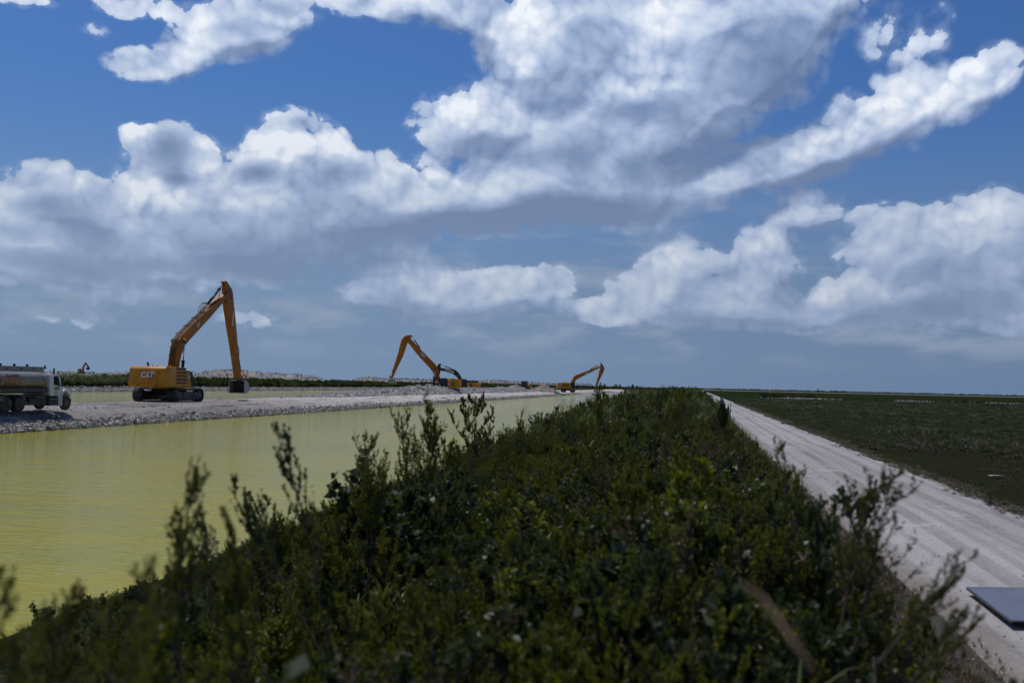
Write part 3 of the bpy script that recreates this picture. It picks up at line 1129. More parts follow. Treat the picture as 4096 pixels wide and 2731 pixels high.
M_ridge = earth('ridge_rock', (0.34, 0.32, 0.295), (0.20, 0.185, 0.17), (0.15, 0.135, 0.125), scale=0.35, bumpd=0.5, fine=1.6, spot_amt=0.7)
far_ridge('hill', [(-120, 1484), (60, 1487), (180, 1488), (300, 1489), (380, 1492), (440, 1491), (520, 1489), (600, 1492), (680, 1496), (760, 1502)], 690, 40, M_ridge, 71)
far_ridge('hill', [(770, 1505), (800, 1492), (840, 1485), (880, 1481), (930, 1483), (1000, 1486), (1060, 1492), (1120, 1497), (1200, 1501), (1260, 1507), (1290, 1518)], 560, 70, M_ridge, 73)
far_ridge('hill', [(1410, 1522), (1440, 1513), (1480, 1511), (1540, 1514), (1620, 1516), (1700, 1519), (1800, 1524)], 860, 60, M_ridge, 75)
far_ridge('hill', [(1880, 1529), (1930, 1523), (1990, 1521), (2050, 1526), (2120, 1530), (2200, 1535), (2300, 1541)], 1350, 60, M_ridge, 77)

# ------------------------------------------------------------------ materials of the machines
M_yel = painted('machine_yellow', (0.58, 0.245, 0.008), 0.45, (0.26, 0.10, 0.018), 0.5)
M_yel2 = painted('boom_yellow', (0.45, 0.150, 0.005), 0.5, (0.17, 0.055, 0.010), 0.65, scale=0.8, streak=True)
M_yel3 = painted('loader_yellow', (0.64, 0.29, 0.012), 0.45, (0.26, 0.13, 0.03), 0.4)
M_blk = painted('machine_black', (0.018, 0.019, 0.021), 0.42, (0.07, 0.06, 0.05), 0.4)
M_track = painted('track_steel', (0.042, 0.038, 0.034), 0.6, (0.14, 0.125, 0.11), 0.75, metallic=0.3, scale=3.0)
M_frame = painted('track_frame', (0.03, 0.03, 0.032), 0.6, (0.16, 0.15, 0.14), 0.7, scale=2.0)
M_vent = painted('vent_mesh', (0.075, 0.055, 0.04), 0.6, (0.14, 0.10, 0.07), 0.5, scale=4.0)
M_chrome = flat('chrome_rod', (0.62, 0.66, 0.72), 0.15, 1.0)
M_bucket = painted('worn_steel', (0.36, 0.35, 0.33), 0.5, (0.20, 0.17, 0.14), 0.5, metallic=0.35, scale=2.0)
M_buckd = painted('dark_steel_and_shade', (0.05, 0.045, 0.04), 0.6, (0.12, 0.10, 0.08), 0.5, metallic=0.3)  # dark fittings; also carries the painted shade inside the open buckets
M_glass = flat('dark_glass', (0.020, 0.028, 0.032), 0.08)
M_white = flat('white_letters', (0.80, 0.80, 0.78), 0.5)
M_ink = flat('black_letters', (0.015, 0.015, 0.017), 0.5)
M_lemon = flat('lemon_triangle', (0.80, 0.62, 0.03), 0.5)
M_mag = flat('crimson_hexagon', (0.42, 0.02, 0.10), 0.5)
M_grey = flat('grey_letters', (0.12, 0.12, 0.13), 0.5)
M_hose = flat('hose_rubber', (0.016, 0.015, 0.014), 0.5)
M_pipe = painted('steel_pipe', (0.16, 0.085, 0.03), 0.5, (0.05, 0.04, 0.03), 0.6, scale=3.0)
M_whitep = painted('white_paint', (0.74, 0.76, 0.80), 0.35, (0.40, 0.36, 0.32), 0.28, scale=2.0)


class Frame:
    """a vertical plane through a machine: turns points of its outline in the photograph into real lengths (ahead, height)"""

    def __init__(self, base, heading):
        self.b = Vector(base)
        self.h = Vector((heading[0], heading[1], 0)).normalized()
        self.right = Vector((self.h.y, -self.h.x, 0))

    def fz(self, px, py, side=0.0):
        """side: metres to the machine's right"""
        d = ray(px, py)
        o = self.b + self.right * side
        n = self.right
        t = (o - CAM).dot(n) / d.dot(n)
        p = CAM + d * t
        return ((p - self.b).dot(self.h), p.z - self.b.z)

    @property
    def rz(self):
        return math.atan2(self.h.y, self.h.x)


def zoomed(x0, y0, k):
    return lambda pts: [(x0 + p[0] / k, y0 + p[1] / k) for p in pts]


def view_turn(px, deg):
    """direction on the ground deg to the right of the sight line through px"""
    d = ray(px, 1540)
    a = math.atan2(d.y, d.x) - R(deg)
    return Vector((math.cos(a), math.sin(a), 0))


def crawler(root, hd, length, gauge, shoe, height, base_rot=0.0, low=0.0, detail=True):
    """two crawler tracks and the car body between them; base_rot turns them against the upper body"""
    rot = Matrix.Rotation(base_rot, 4, 'Z')
    hh = height / 2
    rr = hh
    for sgn in (1, -1):
        yc = sgn * gauge / 2
        L = length / 2 - rr
        # shoe belt: closed loop of grouser plates
        path = []
        nst = 13
        for i in range(nst + 1):
            path.append((-L + 2 * L * i / nst, 0.0, 0.0))
        for i in range(1, 8):
            a = -math.pi / 2 + math.pi * i / 8
            path.append((L + rr * math.cos(a), rr + rr * math.sin(a) * 1.0, a + math.pi / 2))
        for i in range(nst + 1):
            x = L - 2 * L * i / nst
            path.append((x, 2 * rr - 0.06 * math.sin(math.pi * i / nst), math.pi))
        for i in range(1, 8):
            a = math.pi / 2 + math.pi * i / 8
            path.append((-L + rr * math.cos(a), rr + rr * math.sin(a), a + math.pi / 2))
        b = MB()
        n = len(path)
        pitch = 0.0
        # dense shoes
        dense = []
        for i in range(n):
            p, q = path[i], path[(i + 1) % n]
            dd = math.hypot(q[0] - p[0], q[1] - p[1])
            m = max(1, int(round(dd / 0.235)))
            for k in range(m):
                t = (k + 0.5) / m
                ang = math.atan2(q[1] - p[1], q[0] - p[0])
                dense.append((p[0] + (q[0] - p[0]) * t, p[1] + (q[1] - p[1]) * t, ang, dd / m))
        for (x, z, ang, ln) in dense:
            rm = Matrix.Rotation(-ang, 3, 'Y')
            nrm = rm @ Vector((0, 0, -1))
            c = Vector((x, yc, z)) - nrm * 0.03
            b.box(c.x - ln * .48, c.x + ln * .48, yc - shoe / 2, yc + shoe / 2, c.z - 0.025, c.z + 0.025, rot=rm)
            c2 = Vector((x, yc, z)) + nrm * 0.02
            b.box(c2.x - 0.015, c2.x + 0.015, yc - shoe / 2, yc + shoe / 2, c2.z - 0.045, c2.z + 0.045, rot=rm)
        o = b.build('track_belt', M_track, root)
        o.matrix_local = rot
        f = MB()
        f.prism([(-L - .1, .34), (-L + .2, .22), (L - .2, .22), (L + .1, .34), (L + .1, height * .62), (L - .4, height * .80), (-L + .4, height * .80), (-L - .1, height * .62)],
                yc - shoe * .40, yc + shoe * .40, bev=.03)
        if detail:
            for k in range(8):
                x = -L + .25 + (2 * L - .5) * k / 7
                f.lathe([(.0, -.02), (.13, 0), (.13, .10), (.06, .12), (0.0, .12)], (x, yc - sgn * -1 * shoe * .40, .24), seg=12)
                f.lathe([(.0, -.12), (.06, -.12), (.13, -.10), (.13, 0.02), (0.0, .02)], (x, yc - shoe * .40, .24), seg=12)
            for x in (-L * .45, L * .45):
                f.box(x - .16, x + .16, yc - shoe * .40 - .07, yc - shoe * .40, height * .42, height * .78, bev=.03)
        o = f.build('track_frame', M_frame, root)
        o.matrix_local = rot
        for x, nm in ((L, 'idler_wheel'), (-L, 'drive_sprocket')):
            w = MB()
            w.lathe([(0.0, -shoe * .46), (rr * .42, -shoe * .46), (rr * .5, -shoe * .40), (rr * .86, -shoe * .30), (rr * .86, shoe * .30), (rr * .5, shoe * .40), (rr * .42, shoe * .46), (0, shoe * .46)], (x, yc, rr), seg=24)
            o = w.build(nm, M_frame, root)
            o.matrix_local = rot
    b = MB()
    b.prism([(-1.1, height * .45), (-.9, height * .95), (.9, height * .95), (1.1, height * .45)], -gauge / 2 + shoe * .35, gauge / 2 - shoe * .35, bev=.04)
    b.lathe([(0, 0), (1.05, 0), (1.05, .34), (0, .34)], (0, 0, height * .90), axis='Z', seg=28)
    o = b.build('car_body', M_frame, root)
    o.matrix_local = rot


def ram(root, a, b, frac, r_b, r_r, y, name='hydraulic_ram'):
    """cylinder from a to b in the boom plane: barrel for frac of its length, then the bright rod"""
    A, B = Vector((a[0], y, a[1])), Vector((b[0], y, b[1]))
    M = A.lerp(B, frac)
    m = MB()
    m.tube([A, A.lerp(M, .96)], r_b, 12).tube([A.lerp(M, .9), M], r_b * 1.25, 12)
    o = m.build(name, M_blk, root)
    m2 = MB()
    m2.tube([M, B], r_r, 10)
    p = m2.build('rod', M_chrome, o)
    m3 = MB()
    m3.lathe([(0, -.09), (r_b * 1.25, -.09), (r_b * 1.25, .09), (0, .09)], (b[0], y, b[1]), seg=14)
    m3.build('pin_boss', M_blk, o)
    return o


def arm(root, name, poly, w, material, bev=0.03):
    m = MB()
    m.prism(poly, -w / 2, w / 2, bev=bev)
    # welded flange edges and cross seams
    return m.build(name, material, root)


def cat_logo(root, loc, xd, ud, h, hexa=True, name='logo'):
    """white three letter mark, yellow triangle under the A, dark and crimson hexagon behind"""
    x, u = Vector(xd).normalized(), Vector(ud).normalized()
    n = x.cross(u)
    L = Vector(loc)
    if hexa:
        s = h * .82
        c = L + x * h * .55 - u * h * .12
        hx = [(-s * .75, -s * .62), (s * .30, -s * .78), (s * .98, -s * .10), (s * .62, s * .72), (-s * .5, s * .72)]
        base = plate_obj(name, hx, M_mag, root, c + n * .002, x, u, .006)
        plate_obj('dark_field', [(p[0] * .78 - s * .08, p[1] * .76 + s * .05) for p in hx], M_ink, base, c + n * .010, x, u, .006)
    else:
        s = h * .8
        base = plate_obj(name, [(-h * 1.35, -s * .8), (h * .9, -s * .8), (h * 1.35, -s * .1), (h * 1.1, s * .8), (-h * 1.1, s * .8)], M_ink, root, L + n * .004, x, u, .006)
    text_obj('letter_shadow', 'CAT', M_ink, base, L + n * .020 + u * 0.0, x, u, h, bold=h * .085, spacing=.92, xs=.92)
    text_obj('letters', 'CAT', M_white, base, L + n * .030, x, u, h, bold=h * .045, spacing=.92, xs=.92)
    t = h * .40
    plate_obj('triangle_outline', [(-t * 1.18, -h * .56), (t * 1.18, -h * .56), (0, h * .16)], M_ink, base, L + n * .036, x, u, .004)
    plate_obj('triangle', [(-t, -h * .52), (t, -h * .52), (0, h * .06)], M_lemon, base, L + n * .042, x, u, .004)
    return base


def gps_mast(root, x, y, z, h):
    m = MB()
    m.tube([(x, y, z), (x, y, z + h)], .035, 8)
    m.lathe([(0, 0), (.07, 0), (.14, .10), (.15, .16), (.10, .20), (0, .21)], (x, y, z + h), axis='Z', seg=14)
    return m.build('antenna', M_whitep, root)


def rail(root, pts, r=.022):
    if r > .025:
        for seg in pts:
            MB().tube(seg, r, 6).build('handrail', M_blk, root)
        return None
    m = MB()
    for seg in pts:
        m.tube(seg, r, 6)
    return m.build('handrail', M_blk, root)


# ================================================================== first excavator (nearest)
B1 = ground_at(675, 1604.5, 0.40)
FR = Frame(B1, view_turn(675, 28))
root = empty('excavator', B1, FR.rz)
tag(root, 'large yellow long-reach excavator with raised boom and hanging bucket, nearest of all', 'excavator', 'excavators at work along the canals')
HW = 1.95
crawler(root, None, 6.35, 3.75, 1.0, 1.34)
# counterweight (rear) and engine house; right is -Y
m = MB()
m.prism([(-4.75, 1.62), (-4.62, 1.50), (-2.3, 1.50), (-2.3, 3.62), (-4.35, 3.62), (-4.62, 3.36), (-4.80, 1.85)], -HW, HW, bev=.07)
cw = m.build('counterweight', M_yel, root, 30)
m = MB()
m.box(-4.83, -4.78, -1.15, .85, 2.02, 3.22, bev=.012)
pn = m.build('access_panel', M_yel, cw)
m = MB()
m.box(-4.90, -4.74, -HW - .02, HW + .02, 1.80, 1.86, bev=.02)
m.build('bumper_lip', M_yel, cw)
for y in (-1.1, .9):
    m = MB()
    m.lathe([(0, -.03), (.09, -.03), (.09, .03), (0, .03)], (-4.79, y, 1.68), axis='X', seg=12)
    m.build('lifting_hole', M_blk, cw)
m = MB()
m.box(-2.30, 0.10, -HW, -.75, 1.55, 3.30, bev=.05)
m.box(-2.30, 0.10, -.74, HW, 1.55, 3.30, bev=.05)
m.prism([(-2.3, 3.30), (-2.3, 3.58), (-.25, 3.58), (.05, 3.30)], -HW + .12, HW - .12, bev=.03)
hs = m.build('engine_house', M_yel, root)
m = MB()
m.prism([(0.11, 1.62), (0.11, 3.30), (.62, 3.30), (1.02, 1.62)], -HW, -1.0, bev=.04)
sb = m.build('side_box', M_yel, root)
m = MB()
m.prism([(1.04, 1.64), (.66, 3.22), (1.20, 3.16), (1.72, 1.64)], -HW + .03, -1.15, bev=.03)
m.build('step_box', M_blk, root)
m = MB()
for k in range(4):
    z = 1.86 + k * .36
    for a, b in ((-2.15, -1.14), (-1.04, -.06)):
        m.box(a, b, -HW - .015, -HW + .02, z, z + .23, bev=.005)
for k in range(4):
    a = -2.2 + k * .56
    m.box(a, a + .44, -HW + .06, -HW + .10, 3.36, 3.54)
m.build('vent_panel', M_vent, hs)
m = MB()
m.box(-2.3, 1.65, -HW - .05, HW, 1.44, 1.56, bev=.02)
m.box(-1.9, 2.3, -.75, .75, 1.30, 1.62, bev=.03)
m.build('platform_frame', M_yel, root)
m = MB()
m.prism([(.35, 1.60), (.35, 3.45), (.75, 3.58), (1.9, 3.55), (2.25, 2.6), (2.2, 1.60)], .98, HW, bev=.06)
cb = m.build('cab', M_blk, root)
m = MB()
m.prism([(1.0, 2.5), (1.0, 3.4), (1.84, 3.42), (2.08, 2.62)], .96, HW + .02)
m.build('cab_window', M_glass, cb)
# roof fittings
for x, y in ((-3.95, -.2), (-3.3, -1.5), (-2.55, -1.4)):
    m = MB()
    m.prism([(x - .16, 3.60), (x, 3.80), (x + .16, 3.60)], y - .03, y + .03)
    m.build('lifting_eye', M_yel, root)
m = MB()
m.tube([(-3.4, .6, 3.55), (-3.42, .6, 3.85), (-3.52, .62, 4.06)], .10, 12)
m.build('exhaust_pipe', M_blk, root)
for x, y in ((-3.7, -.55), (.25, -1.25)):
    m = MB()
    m.lathe([(0, 0), (.07, 0), (.10, .14), (0, .14)], (x, y, 3.60 if x < 0 else 3.32), axis='Z', seg=12)
    bs_ = m.build('beacon_base', M_yel, root)
    m = MB()
    m.lathe([(0, 0), (.16, 0), (.16, .05), (.10, .10), (0, .11)], (x, y, 3.745 if x < 0 else 3.465), axis='Z', seg=14)
    m.build('antenna', M_whitep, bs_)
rail(root, [[(.9, -HW + .02, 3.20), (1.72, -HW + .02, 3.20), (1.80, -HW + .02, 3.10), (1.80, -HW + .02, 1.56)], [(.9, -HW + .02, 3.2), (1.35, -HW + .02, 2.3), (1.45, -HW + .02, 1.6)],
            [(1.30, -HW + .02, 3.2), (1.36, -HW + .02, 2.1)], [(1.35, -HW + .02, 2.3), (1.80, -HW + .02, 2.2)], [(1.75, -HW - .1, 1.50), (1.80, -HW - .1, 1.05), (1.75, -1.5, 1.02)]])
m = MB()
m.box(1.92, 1.98, -HW - .32, -HW - .08, 2.2, 2.65, bev=.02)
m.tube([(1.80, -HW, 2.5), (1.95, -HW - .2, 2.5)], .02, 6)
m.build('mirror', M_blk, root)
# boom and stick
Z1 = zoomed(480, 1080, 2.8)
BW = 1.02


def P(pts, z, fr, side):
    return [fr.fz(*p, side=side) for p in z(pts)]


BW = .86
boom = P([(606, 1150), (618, 1070), (634, 950), (646, 870), (670, 785), (708, 722), (790, 638), (880, 548), (1030, 412), (1176, 280), (1205, 254), (1220, 268), (1214, 300), (1185, 336), (1165, 356),
          (1000, 545), (860, 700), (775, 790), (738, 838), (715, 890), (690, 950), (672, 1030), (664, 1120), (660, 1200), (620, 1230)], Z1, FR, BW / 2)
bo = arm(root, 'boom', boom, BW, M_yel2)
stick = P([(1165, 128), (1195, 122), (1216, 152), (1255, 212), (1266, 255), (1270, 310), (1292, 500), (1318, 800), (1336, 980), (1356, 1110), (1362, 1190), (1350, 1215), (1318, 1215), (1302, 1110), (1266, 850), (1230, 640), (1190, 370),
           (1200, 320), (1200, 262), (1184, 245), (1182, 150)], Z1, FR, .25)
st = arm(root, 'stick', stick, .50, M_yel2)
# back of the boom: hydraulic lines and their clamps
back = P([(618, 1075), (634, 950), (646, 870), (670, 785), (708, 722), (790, 638), (880, 548), (962, 475)], Z1, FR, BW / 2)
ctr = (sum(p[0] for p in boom) / len(boom), sum(p[1] for p in boom) / len(boom))


def shift_out(pts, d):
    out = []
    for i, p in enumerate(pts):
        a, b = pts[max(0, i - 1)], pts[min(len(pts) - 1, i + 1)]
        t = Vector((b[0] - a[0], b[1] - a[1])).normalized()
        out.append((p[0] - t.y * d, p[1] + t.x * d))
    return out


sb_ = shift_out(back, .10)
m = MB()
for k in range(6):
    y = -.34 + k * .125
    m.tube([(p[0], y, p[1]) for p in sb_], .032, 6)
pl = m.build('hydraulic_lines', M_pipe, bo)
for p, q in zip(sb_[1:-1], shift_out(back, .15)[1:-1]):
    m = MB()
    m.tube([(q[0], -.41, q[1]), (q[0], .41, q[1])], .04, 6)
    m.build('line_clamp', M_blk, bo)
# hoses by the foot of the stick ram and round the boom head
h0 = P([(905, 480), (925, 420), (950, 378), (985, 372), (1010, 395), (1060, 350), (1100, 320)], Z1, FR, 0)
m = MB()
for k in range(6):
    y = -.36 + .14 * k
    m.tube([(p[0] + .06 * math.sin(k * 2.1 + i), y + .05 * math.sin(i * 1.7 + k), p[1] + .10 * math.cos(k + i)) for i, p in enumerate(h0)], .035, 6)
m.build('hose', M_hose, bo)
m = MB()
h1 = P([(1100, 330), (1120, 255), (1160, 245), (1215, 238), (1240, 280), (1255, 320), (1275, 318)], Z1, FR, .45)
m.tube([(p[0], -.45, p[1]) for p in h1], .035, 6)
m.build('hose', M_hose, bo)
m = MB()
h2 = P([(1318, 850), (1335, 900), (1333, 945), (1328, 980), (1345, 1060), (1352, 1100)], Z1, FR, .3)
m.tube([(p[0], -.30, p[1]) for p in h2], .035, 6)
m.build('hose', M_hose, bo)
ra = P([(985, 378), (1170, 138)], Z1, FR, 0)
ram(root, ra[0], ra[1], .70, .15, .075, 0.0)
rb = P([(690, 1135), (717, 795)], Z1, FR, .62)
for y in (-.70, .70):
    ram(root, rb[0], rb[1], .36, .16, .07, y)
m = MB()
p = P([(717, 788)], Z1, FR, .6)[0]
m.lathe([(0, -.82), (.16, -.82), (.16, .82), (0, .82)], (p[0], 0, p[1]), seg=16)
m.build('boom_pin', M_yel, bo)
# bucket linkage and bucket
lk = P([(1345, 1110), (1390, 1180), (1388, 1235), (1355, 1180), (1310, 1250)], Z1, FR, 0)
m = MB()
m.tube([(lk[0][0], -.1, lk[0][1]), (lk[1][0], -.1, lk[1][1])], .06, 8)
m.tube([(lk[1][0], -.25, lk[1][1]), (lk[2][0], -.25, lk[2][1])], .09, 8).tube([(lk[1][0], .25, lk[1][1]), (lk[2][0], .25, lk[2][1])], .09, 8)
m.tube([(lk[3][0], -.3, lk[3][1]), (lk[1][0], -.3, lk[1][1])], .07, 8).tube([(lk[3][0], .3, lk[3][1]), (lk[1][0], .3, lk[1][1])], .07, 8)
m.build('linkage', M_yel2, st)
tip = P([(1330, 1245)], Z1, FR, 0)[0]


def bucket(root, tip, w, s=1.0, mir=1, tilt=0.0, material=None, drop=0.0):
    """open bucket: curved back, two side plates, cutting lip; mouth towards the machine"""
    prof = [(-.55, .02), (-.10, .10), (.35, .06), (.72, -.22), (.86, -.62), (.80, -1.0), (.55, -1.28), (.15, -1.40), (-.50, -1.42)]
    ca, sa = math.cos(tilt), math.sin(tilt)
    pr = [((p[0] * ca - p[1] * sa) * s * mir + tip[0], (p[0] * sa + p[1] * ca) * s + tip[1] - drop) for p in prof]
    t = .05
    b = MB()
    for i in range(len(pr) - 1):
        a, c = Vector((pr[i][0], pr[i][1])), Vector((pr[i + 1][0], pr[i + 1][1]))
        n = Vector((-(c - a).y, (c - a).x)).normalized() * t
        b.prism([(a.x, a.y), (c.x, c.y), (c.x + n.x, c.y + n.y), (a.x + n.x, a.y + n.y)], -w / 2, w / 2)
    sh = b.build('bucket', M_buckd, root)  # shell darker than its side plates: cavity shade put into the colour
    for y in (-w / 2 - .03, w / 2 - .01):
        b = MB()
        b.prism(pr, y, y + .04)
        b.build('side_plate', material or M_bucket, sh)
    b = MB()
    e = pr[-1]
    b.box(min(e[0], e[0] - .14 * mir), max(e[0], e[0] - .14 * mir), -w / 2, w / 2, e[1] - .03, e[1] + .05)
    b.build('cutting_edge', material or M_bucket, sh)
    for y in (-.28, .28):
        b = MB()
        b.prism([(tip[0] - .25, tip[1] - .1 - drop), (tip[0] + .3, tip[1] - .1 - drop), (tip[0] + .12, tip[1] + .32), (tip[0] - .12, tip[1] + .32)], y - .04, y + .04)
        b.build('hanger', M_buckd, sh)
    return sh


bucket(root, tip, 1.95, 1.0, 1, 0.0)
# marks
cat_logo(root, (-4.835, -.15, 2.72), (0, -1, 0), (.12, 0, 1), .57)
cat_logo(root, (.42, -HW - .005, 2.62), (1, 0, 0), (0, 0, 1), .26)
lp = FR.fz(*Z1([(877, 612)])[0], side=BW / 2)
q0_, q1_ = P([(800, 720), (960, 545)], Z1, FR, BW / 2)
bd = Vector((q1_[0] - q0_[0], 0, q1_[1] - q0_[1])).normalized()
cat_logo(root, (lp[0], -BW / 2 - .004, lp[1]), bd, Vector((-bd.z, 0, bd.x)), .42, hexa=False)
w0, w1 = P([(1278, 450), (1262, 645)], Z1, FR, .25)
wd = Vector((w1[0] - w0[0], 0, w1[1] - w0[1]))
wm = ((w0[0] + w1[0]) / 2, (w0[1] + w1[1]) / 2)
wdn = wd.normalized()
text_obj('lettering', 'PIERCE', M_white, st, (wm[0] - .10, -.255, wm[1]), wdn, Vector((-wdn.z, 0, wdn.x)), wd.length / 6.6 * 1.15, bold=.015, spacing=1.0)


# ================================================================== second and third long-reach excavators, facing left / right
def house(root, l0, l1, hw, z0, z1, cab_left_visible, side, cabx, cabz, body=M_yel, logo=True):
    """generic upper works; side: -1 when the right side faces the camera, +1 when the left side does"""
    m = MB()
    m.prism([(l0, z0 + .1), (l0 + .12, z0), (l0 + 1.5, z0), (l0 + 1.5, z1), (l0 + .3, z1), (l0 + .05, z1 - .3)], -hw, hw, bev=.05)
    cw = m.build('counterweight', body, root)
    m = MB()
    m.prism([(l0 + 1.52, z0), (l0 + 1.52, z1 - .12), (cabx[0] - .35, z1 - .12), (cabx[0] - .05, z1 - .45), (cabx[0] - .05, z0)], -hw, hw, bev=.04)
    m.prism([(l0 + 1.6, z1 - .12), (l0 + 1.7, z1 + .12), (cabx[0] - .8, z1 + .12), (cabx[0] - .6, z1 - .12)], -hw + .2, hw - .2, bev=.03)
    hs = m.build('engine_house', body, root)
    m = MB()
    for k in range(4):
        z = z0 + .45 + k * .3
        m.box(l0 + 1.75, cabx[0] - .9, side * hw - .01, side * hw + .02, z, z + .17)
    m.build('vent_panel', M_vent, hs)
    m = MB()
    m.box(l0 + 1.5, cabx[1] + .1, -hw, hw, z0 - .16, z0 - .005, bev=.02)
    m.build('platform_frame', body, root)
    # cab sits on the left (+Y)
    m = MB()
    m.prism([(cabx[0], z0 + .02), (cabx[0] - .1, cabz - .25), (cabx[0] + .12, cabz), (cabx[1] - .28, cabz), (cabx[1], cabz - 1.1), (cabx[1], z0 + .02)], hw - 1.1, hw, bev=.05)
    cb = m.build('cab', M_blk, root)
    m = MB()
    w = cabx[1] - cabx[0]
    m.prism([(cabx[0] + .12, z0 + .5), (cabx[0] + .1, cabz - .2), (cabx[0] + w * .5, cabz - .16), (cabx[0] + w * .5, z0 + .5)], hw - 1.12, hw + .015)
    m.prism([(cabx[0] + w * .56, z0 + .3), (cabx[0] + w * .56, cabz - .16), (cabx[1] - .34, cabz - .16), (cabx[1] - .1, cabz - 1.15), (cabx[1] - .1, z0 + .3)], hw - 1.12, hw + .015)
    m.build('cab_window', M_glass, cb)
    m = MB()
    m.prism([(cabx[0], z0), (cabx[0], z1 - .3), (cabx[0] + .6, z1 - .35), (cabx[1] - .5, z0 + .3), (cabx[1] - .3, z0)], -hw, -hw + 1.0, bev=.03)
    m.build('step_box', M_blk if side < 0 else body, root)
    return cw, hs, cb


def boom_rams(root, px_a, px_b, Z, fr, side, yy, frac=.5, rb=.15):
    a, b = P([px_a, px_b], Z, fr, side)
    for y in (-yy, yy):
        ram(root, a, b, frac, rb, rb * .5, y)


# ---- second: boom to the left, cab side towards the camera
Z3 = zoomed(1500, 1300, 4.704)
ZB = zoomed(1700, 1420, 8.711)
d2 = 241.0
p2 = at_dist(1790, 1553, d2)
B2 = Vector((p2.x, p2.y, 0.55))
F2 = Frame(B2, view_turn(1790, -104))
root2 = empty('excavator', B2, F2.rz)
tag(root2, 'yellow long-reach excavator with boom to the left and pale bucket in the air', 'excavator', 'excavators at work along the canals')
crawler(root2, None, 5.4, 3.0, .8, 1.15, detail=False)
cw2, hs2, cb2 = house(root2, -3.15, 2.3, 1.6, 1.32, 3.42, True, 1, (.45, 2.35), 3.55)
gps_mast(root2, -.1, .4, 3.45, .75)
gps_mast(root2, -1.35, .4, 3.45, .75)
rail(root2, [[(.5, .9, 3.55), (.6, .9, 3.72), (1.6, .9, 3.72), (1.7, .9, 3.55)]])
# the left side of this machine faces the camera, so the outline lies at half the boom width to its left
bm2 = P([(640, 262), (668, 258), (700, 282), (830, 425), (960, 556), (1040, 640), (1130, 725), (1178, 795), (1196, 850), (1222, 990), (1240, 1060), (1150, 1060), (1148, 990), (1120, 930), (1092, 872), (1040, 805), (880, 635), (760, 495), (690, 400), (618, 308)], Z3, F2, -.4)
bo2 = arm(root2, 'boom', bm2, .8, M_yel2)
sk2 = P([(628, 188), (660, 183), (686, 190), (688, 215), (672, 262), (640, 300), (612, 345), (600, 372), (540, 560), (480, 690), (420, 810), (350, 965), (330, 1008), (308, 1000), (330, 890), (368, 745), (430, 560), (496, 300), (512, 262), (545, 222), (585, 198)], Z3, F2, -.3)
st2 = arm(root2, 'stick', sk2, .6, M_yel2)
a_, b_ = P([(850, 440), (690, 205)], Z3, F2, 0)
ram(root2, a_, b_, .63, .15, .07, 0)
a_, b_ = P([(370, 772), (285, 965)], Z3, F2, 0)
ram(root2, a_, b_, .5, .12, .05, 0)
boom_rams(root2, (1120, 1150), (1128, 828), Z3, F2, -.6, .62, .55, .17)
m = MB()
ln = P([(262, 962), (330, 975), (282, 965), (290, 1040), (330, 985), (340, 1020)], Z3, F2, 0)
m.tube([(ln[0][0], 0, ln[0][1]), (ln[1][0], 0, ln[1][1])], .12, 8).tube([(ln[2][0], 0, ln[2][1]), (ln[3][0], 0, ln[3][1])], .12, 8)
m.build('linkage', M_buckd, st2)
bk = P([(242, 1014), (300, 1008), (355, 1010), (378, 1050), (402, 1112), (300, 1100), (228, 1074)], Z3, F2, 0)
m = MB()
m.prism(bk, -.85, .85, bev=.05)
bk_o = m.build('bucket', M_bucket, root2)
m = MB()
m.prism(P([(300, 1004), (330, 1000), (320, 1030), (285, 1045)], Z3, F2, 0), -.35, .35)
m.build('hanger', M_buckd, bk_o)
q0_, q1_ = P([(830, 470), (960, 640)], Z3, F2, -.4)
bd = Vector((q1_[0] - q0_[0], 0, q1_[1] - q0_[1])).normalized()    # reads from upper left to lower right
lp = P([(900, 562)], Z3, F2, -.4)[0]
cat_logo(root2, (lp[0], .404, lp[1]), bd, Vector((bd.z, 0, -bd.x)), .66, hexa=False)
cat_logo(root2, (.02, 1.605, 2.15), (-1, 0, 0), (0, 0, 1), .30)

# ---- black and yellow excavator behind it
d3 = 283.0
p3 = at_dist(1872, 1550, d3)
B3 = Vector((p3.x, p3.y, 0.55))
F3 = Frame(B3, view_turn(1872, -98))
root3 = empty('excavator', B3, F3.rz)
tag(root3, 'excavator with black boom and stick and low yellow body, behind the second machine', 'excavator', 'excavators at work along the canals')
crawler(root3, None, 5.6, 3.1, .8, 1.15, detail=False)
m = MB()
m.prism([(-3.4, 1.35), (-3.4, 2.55), (-3.2, 2.66), (-1.9, 2.66), (-1.9, 1.35)], -1.6, 1.6, bev=.06)
cw3 = m.build('counterweight', M_yel3, root3)
m = MB()
m.box(-1.88, .55, -1.6, 1.6, 1.40, 2.68, bev=.05)
eh3 = m.build('engine_house', M_yel3, root3)
m = MB()
m.box(-2.7, .75, -1.2, 1.35, 2.69, 3.25, bev=.04)
m.build('hood', M_blk, root3)
m = MB()
m.box(-.9, -.3, 1.59, 1.62, 1.5, 2.5)
m.build('side_grille', M_vent, eh3)
m = MB()
m.box(-1.86, -1.80, 1.59, 1.62, 1.42, 2.66)
m.build('door_seam', M_vent, eh3)
m = MB()
m.prism([(.62, 1.35), (.6, 3.4), (.8, 3.62), (2.1, 3.62), (2.45, 2.6), (2.42, 1.35)], .5, 1.6, bev=.05)
cb3 = m.build('cab', M_blk, root3)
m = MB()
m.prism([(.8, 1.8), (.78, 3.4), (1.55, 3.45), (1.55, 1.8)], .48, 1.62)
m.prism([(1.65, 1.6), (1.65, 3.45), (2.05, 3.45), (2.32, 2.6), (2.3, 1.6)], .48, 1.62)
m.build('cab_window', M_glass, cb3)
m = MB()
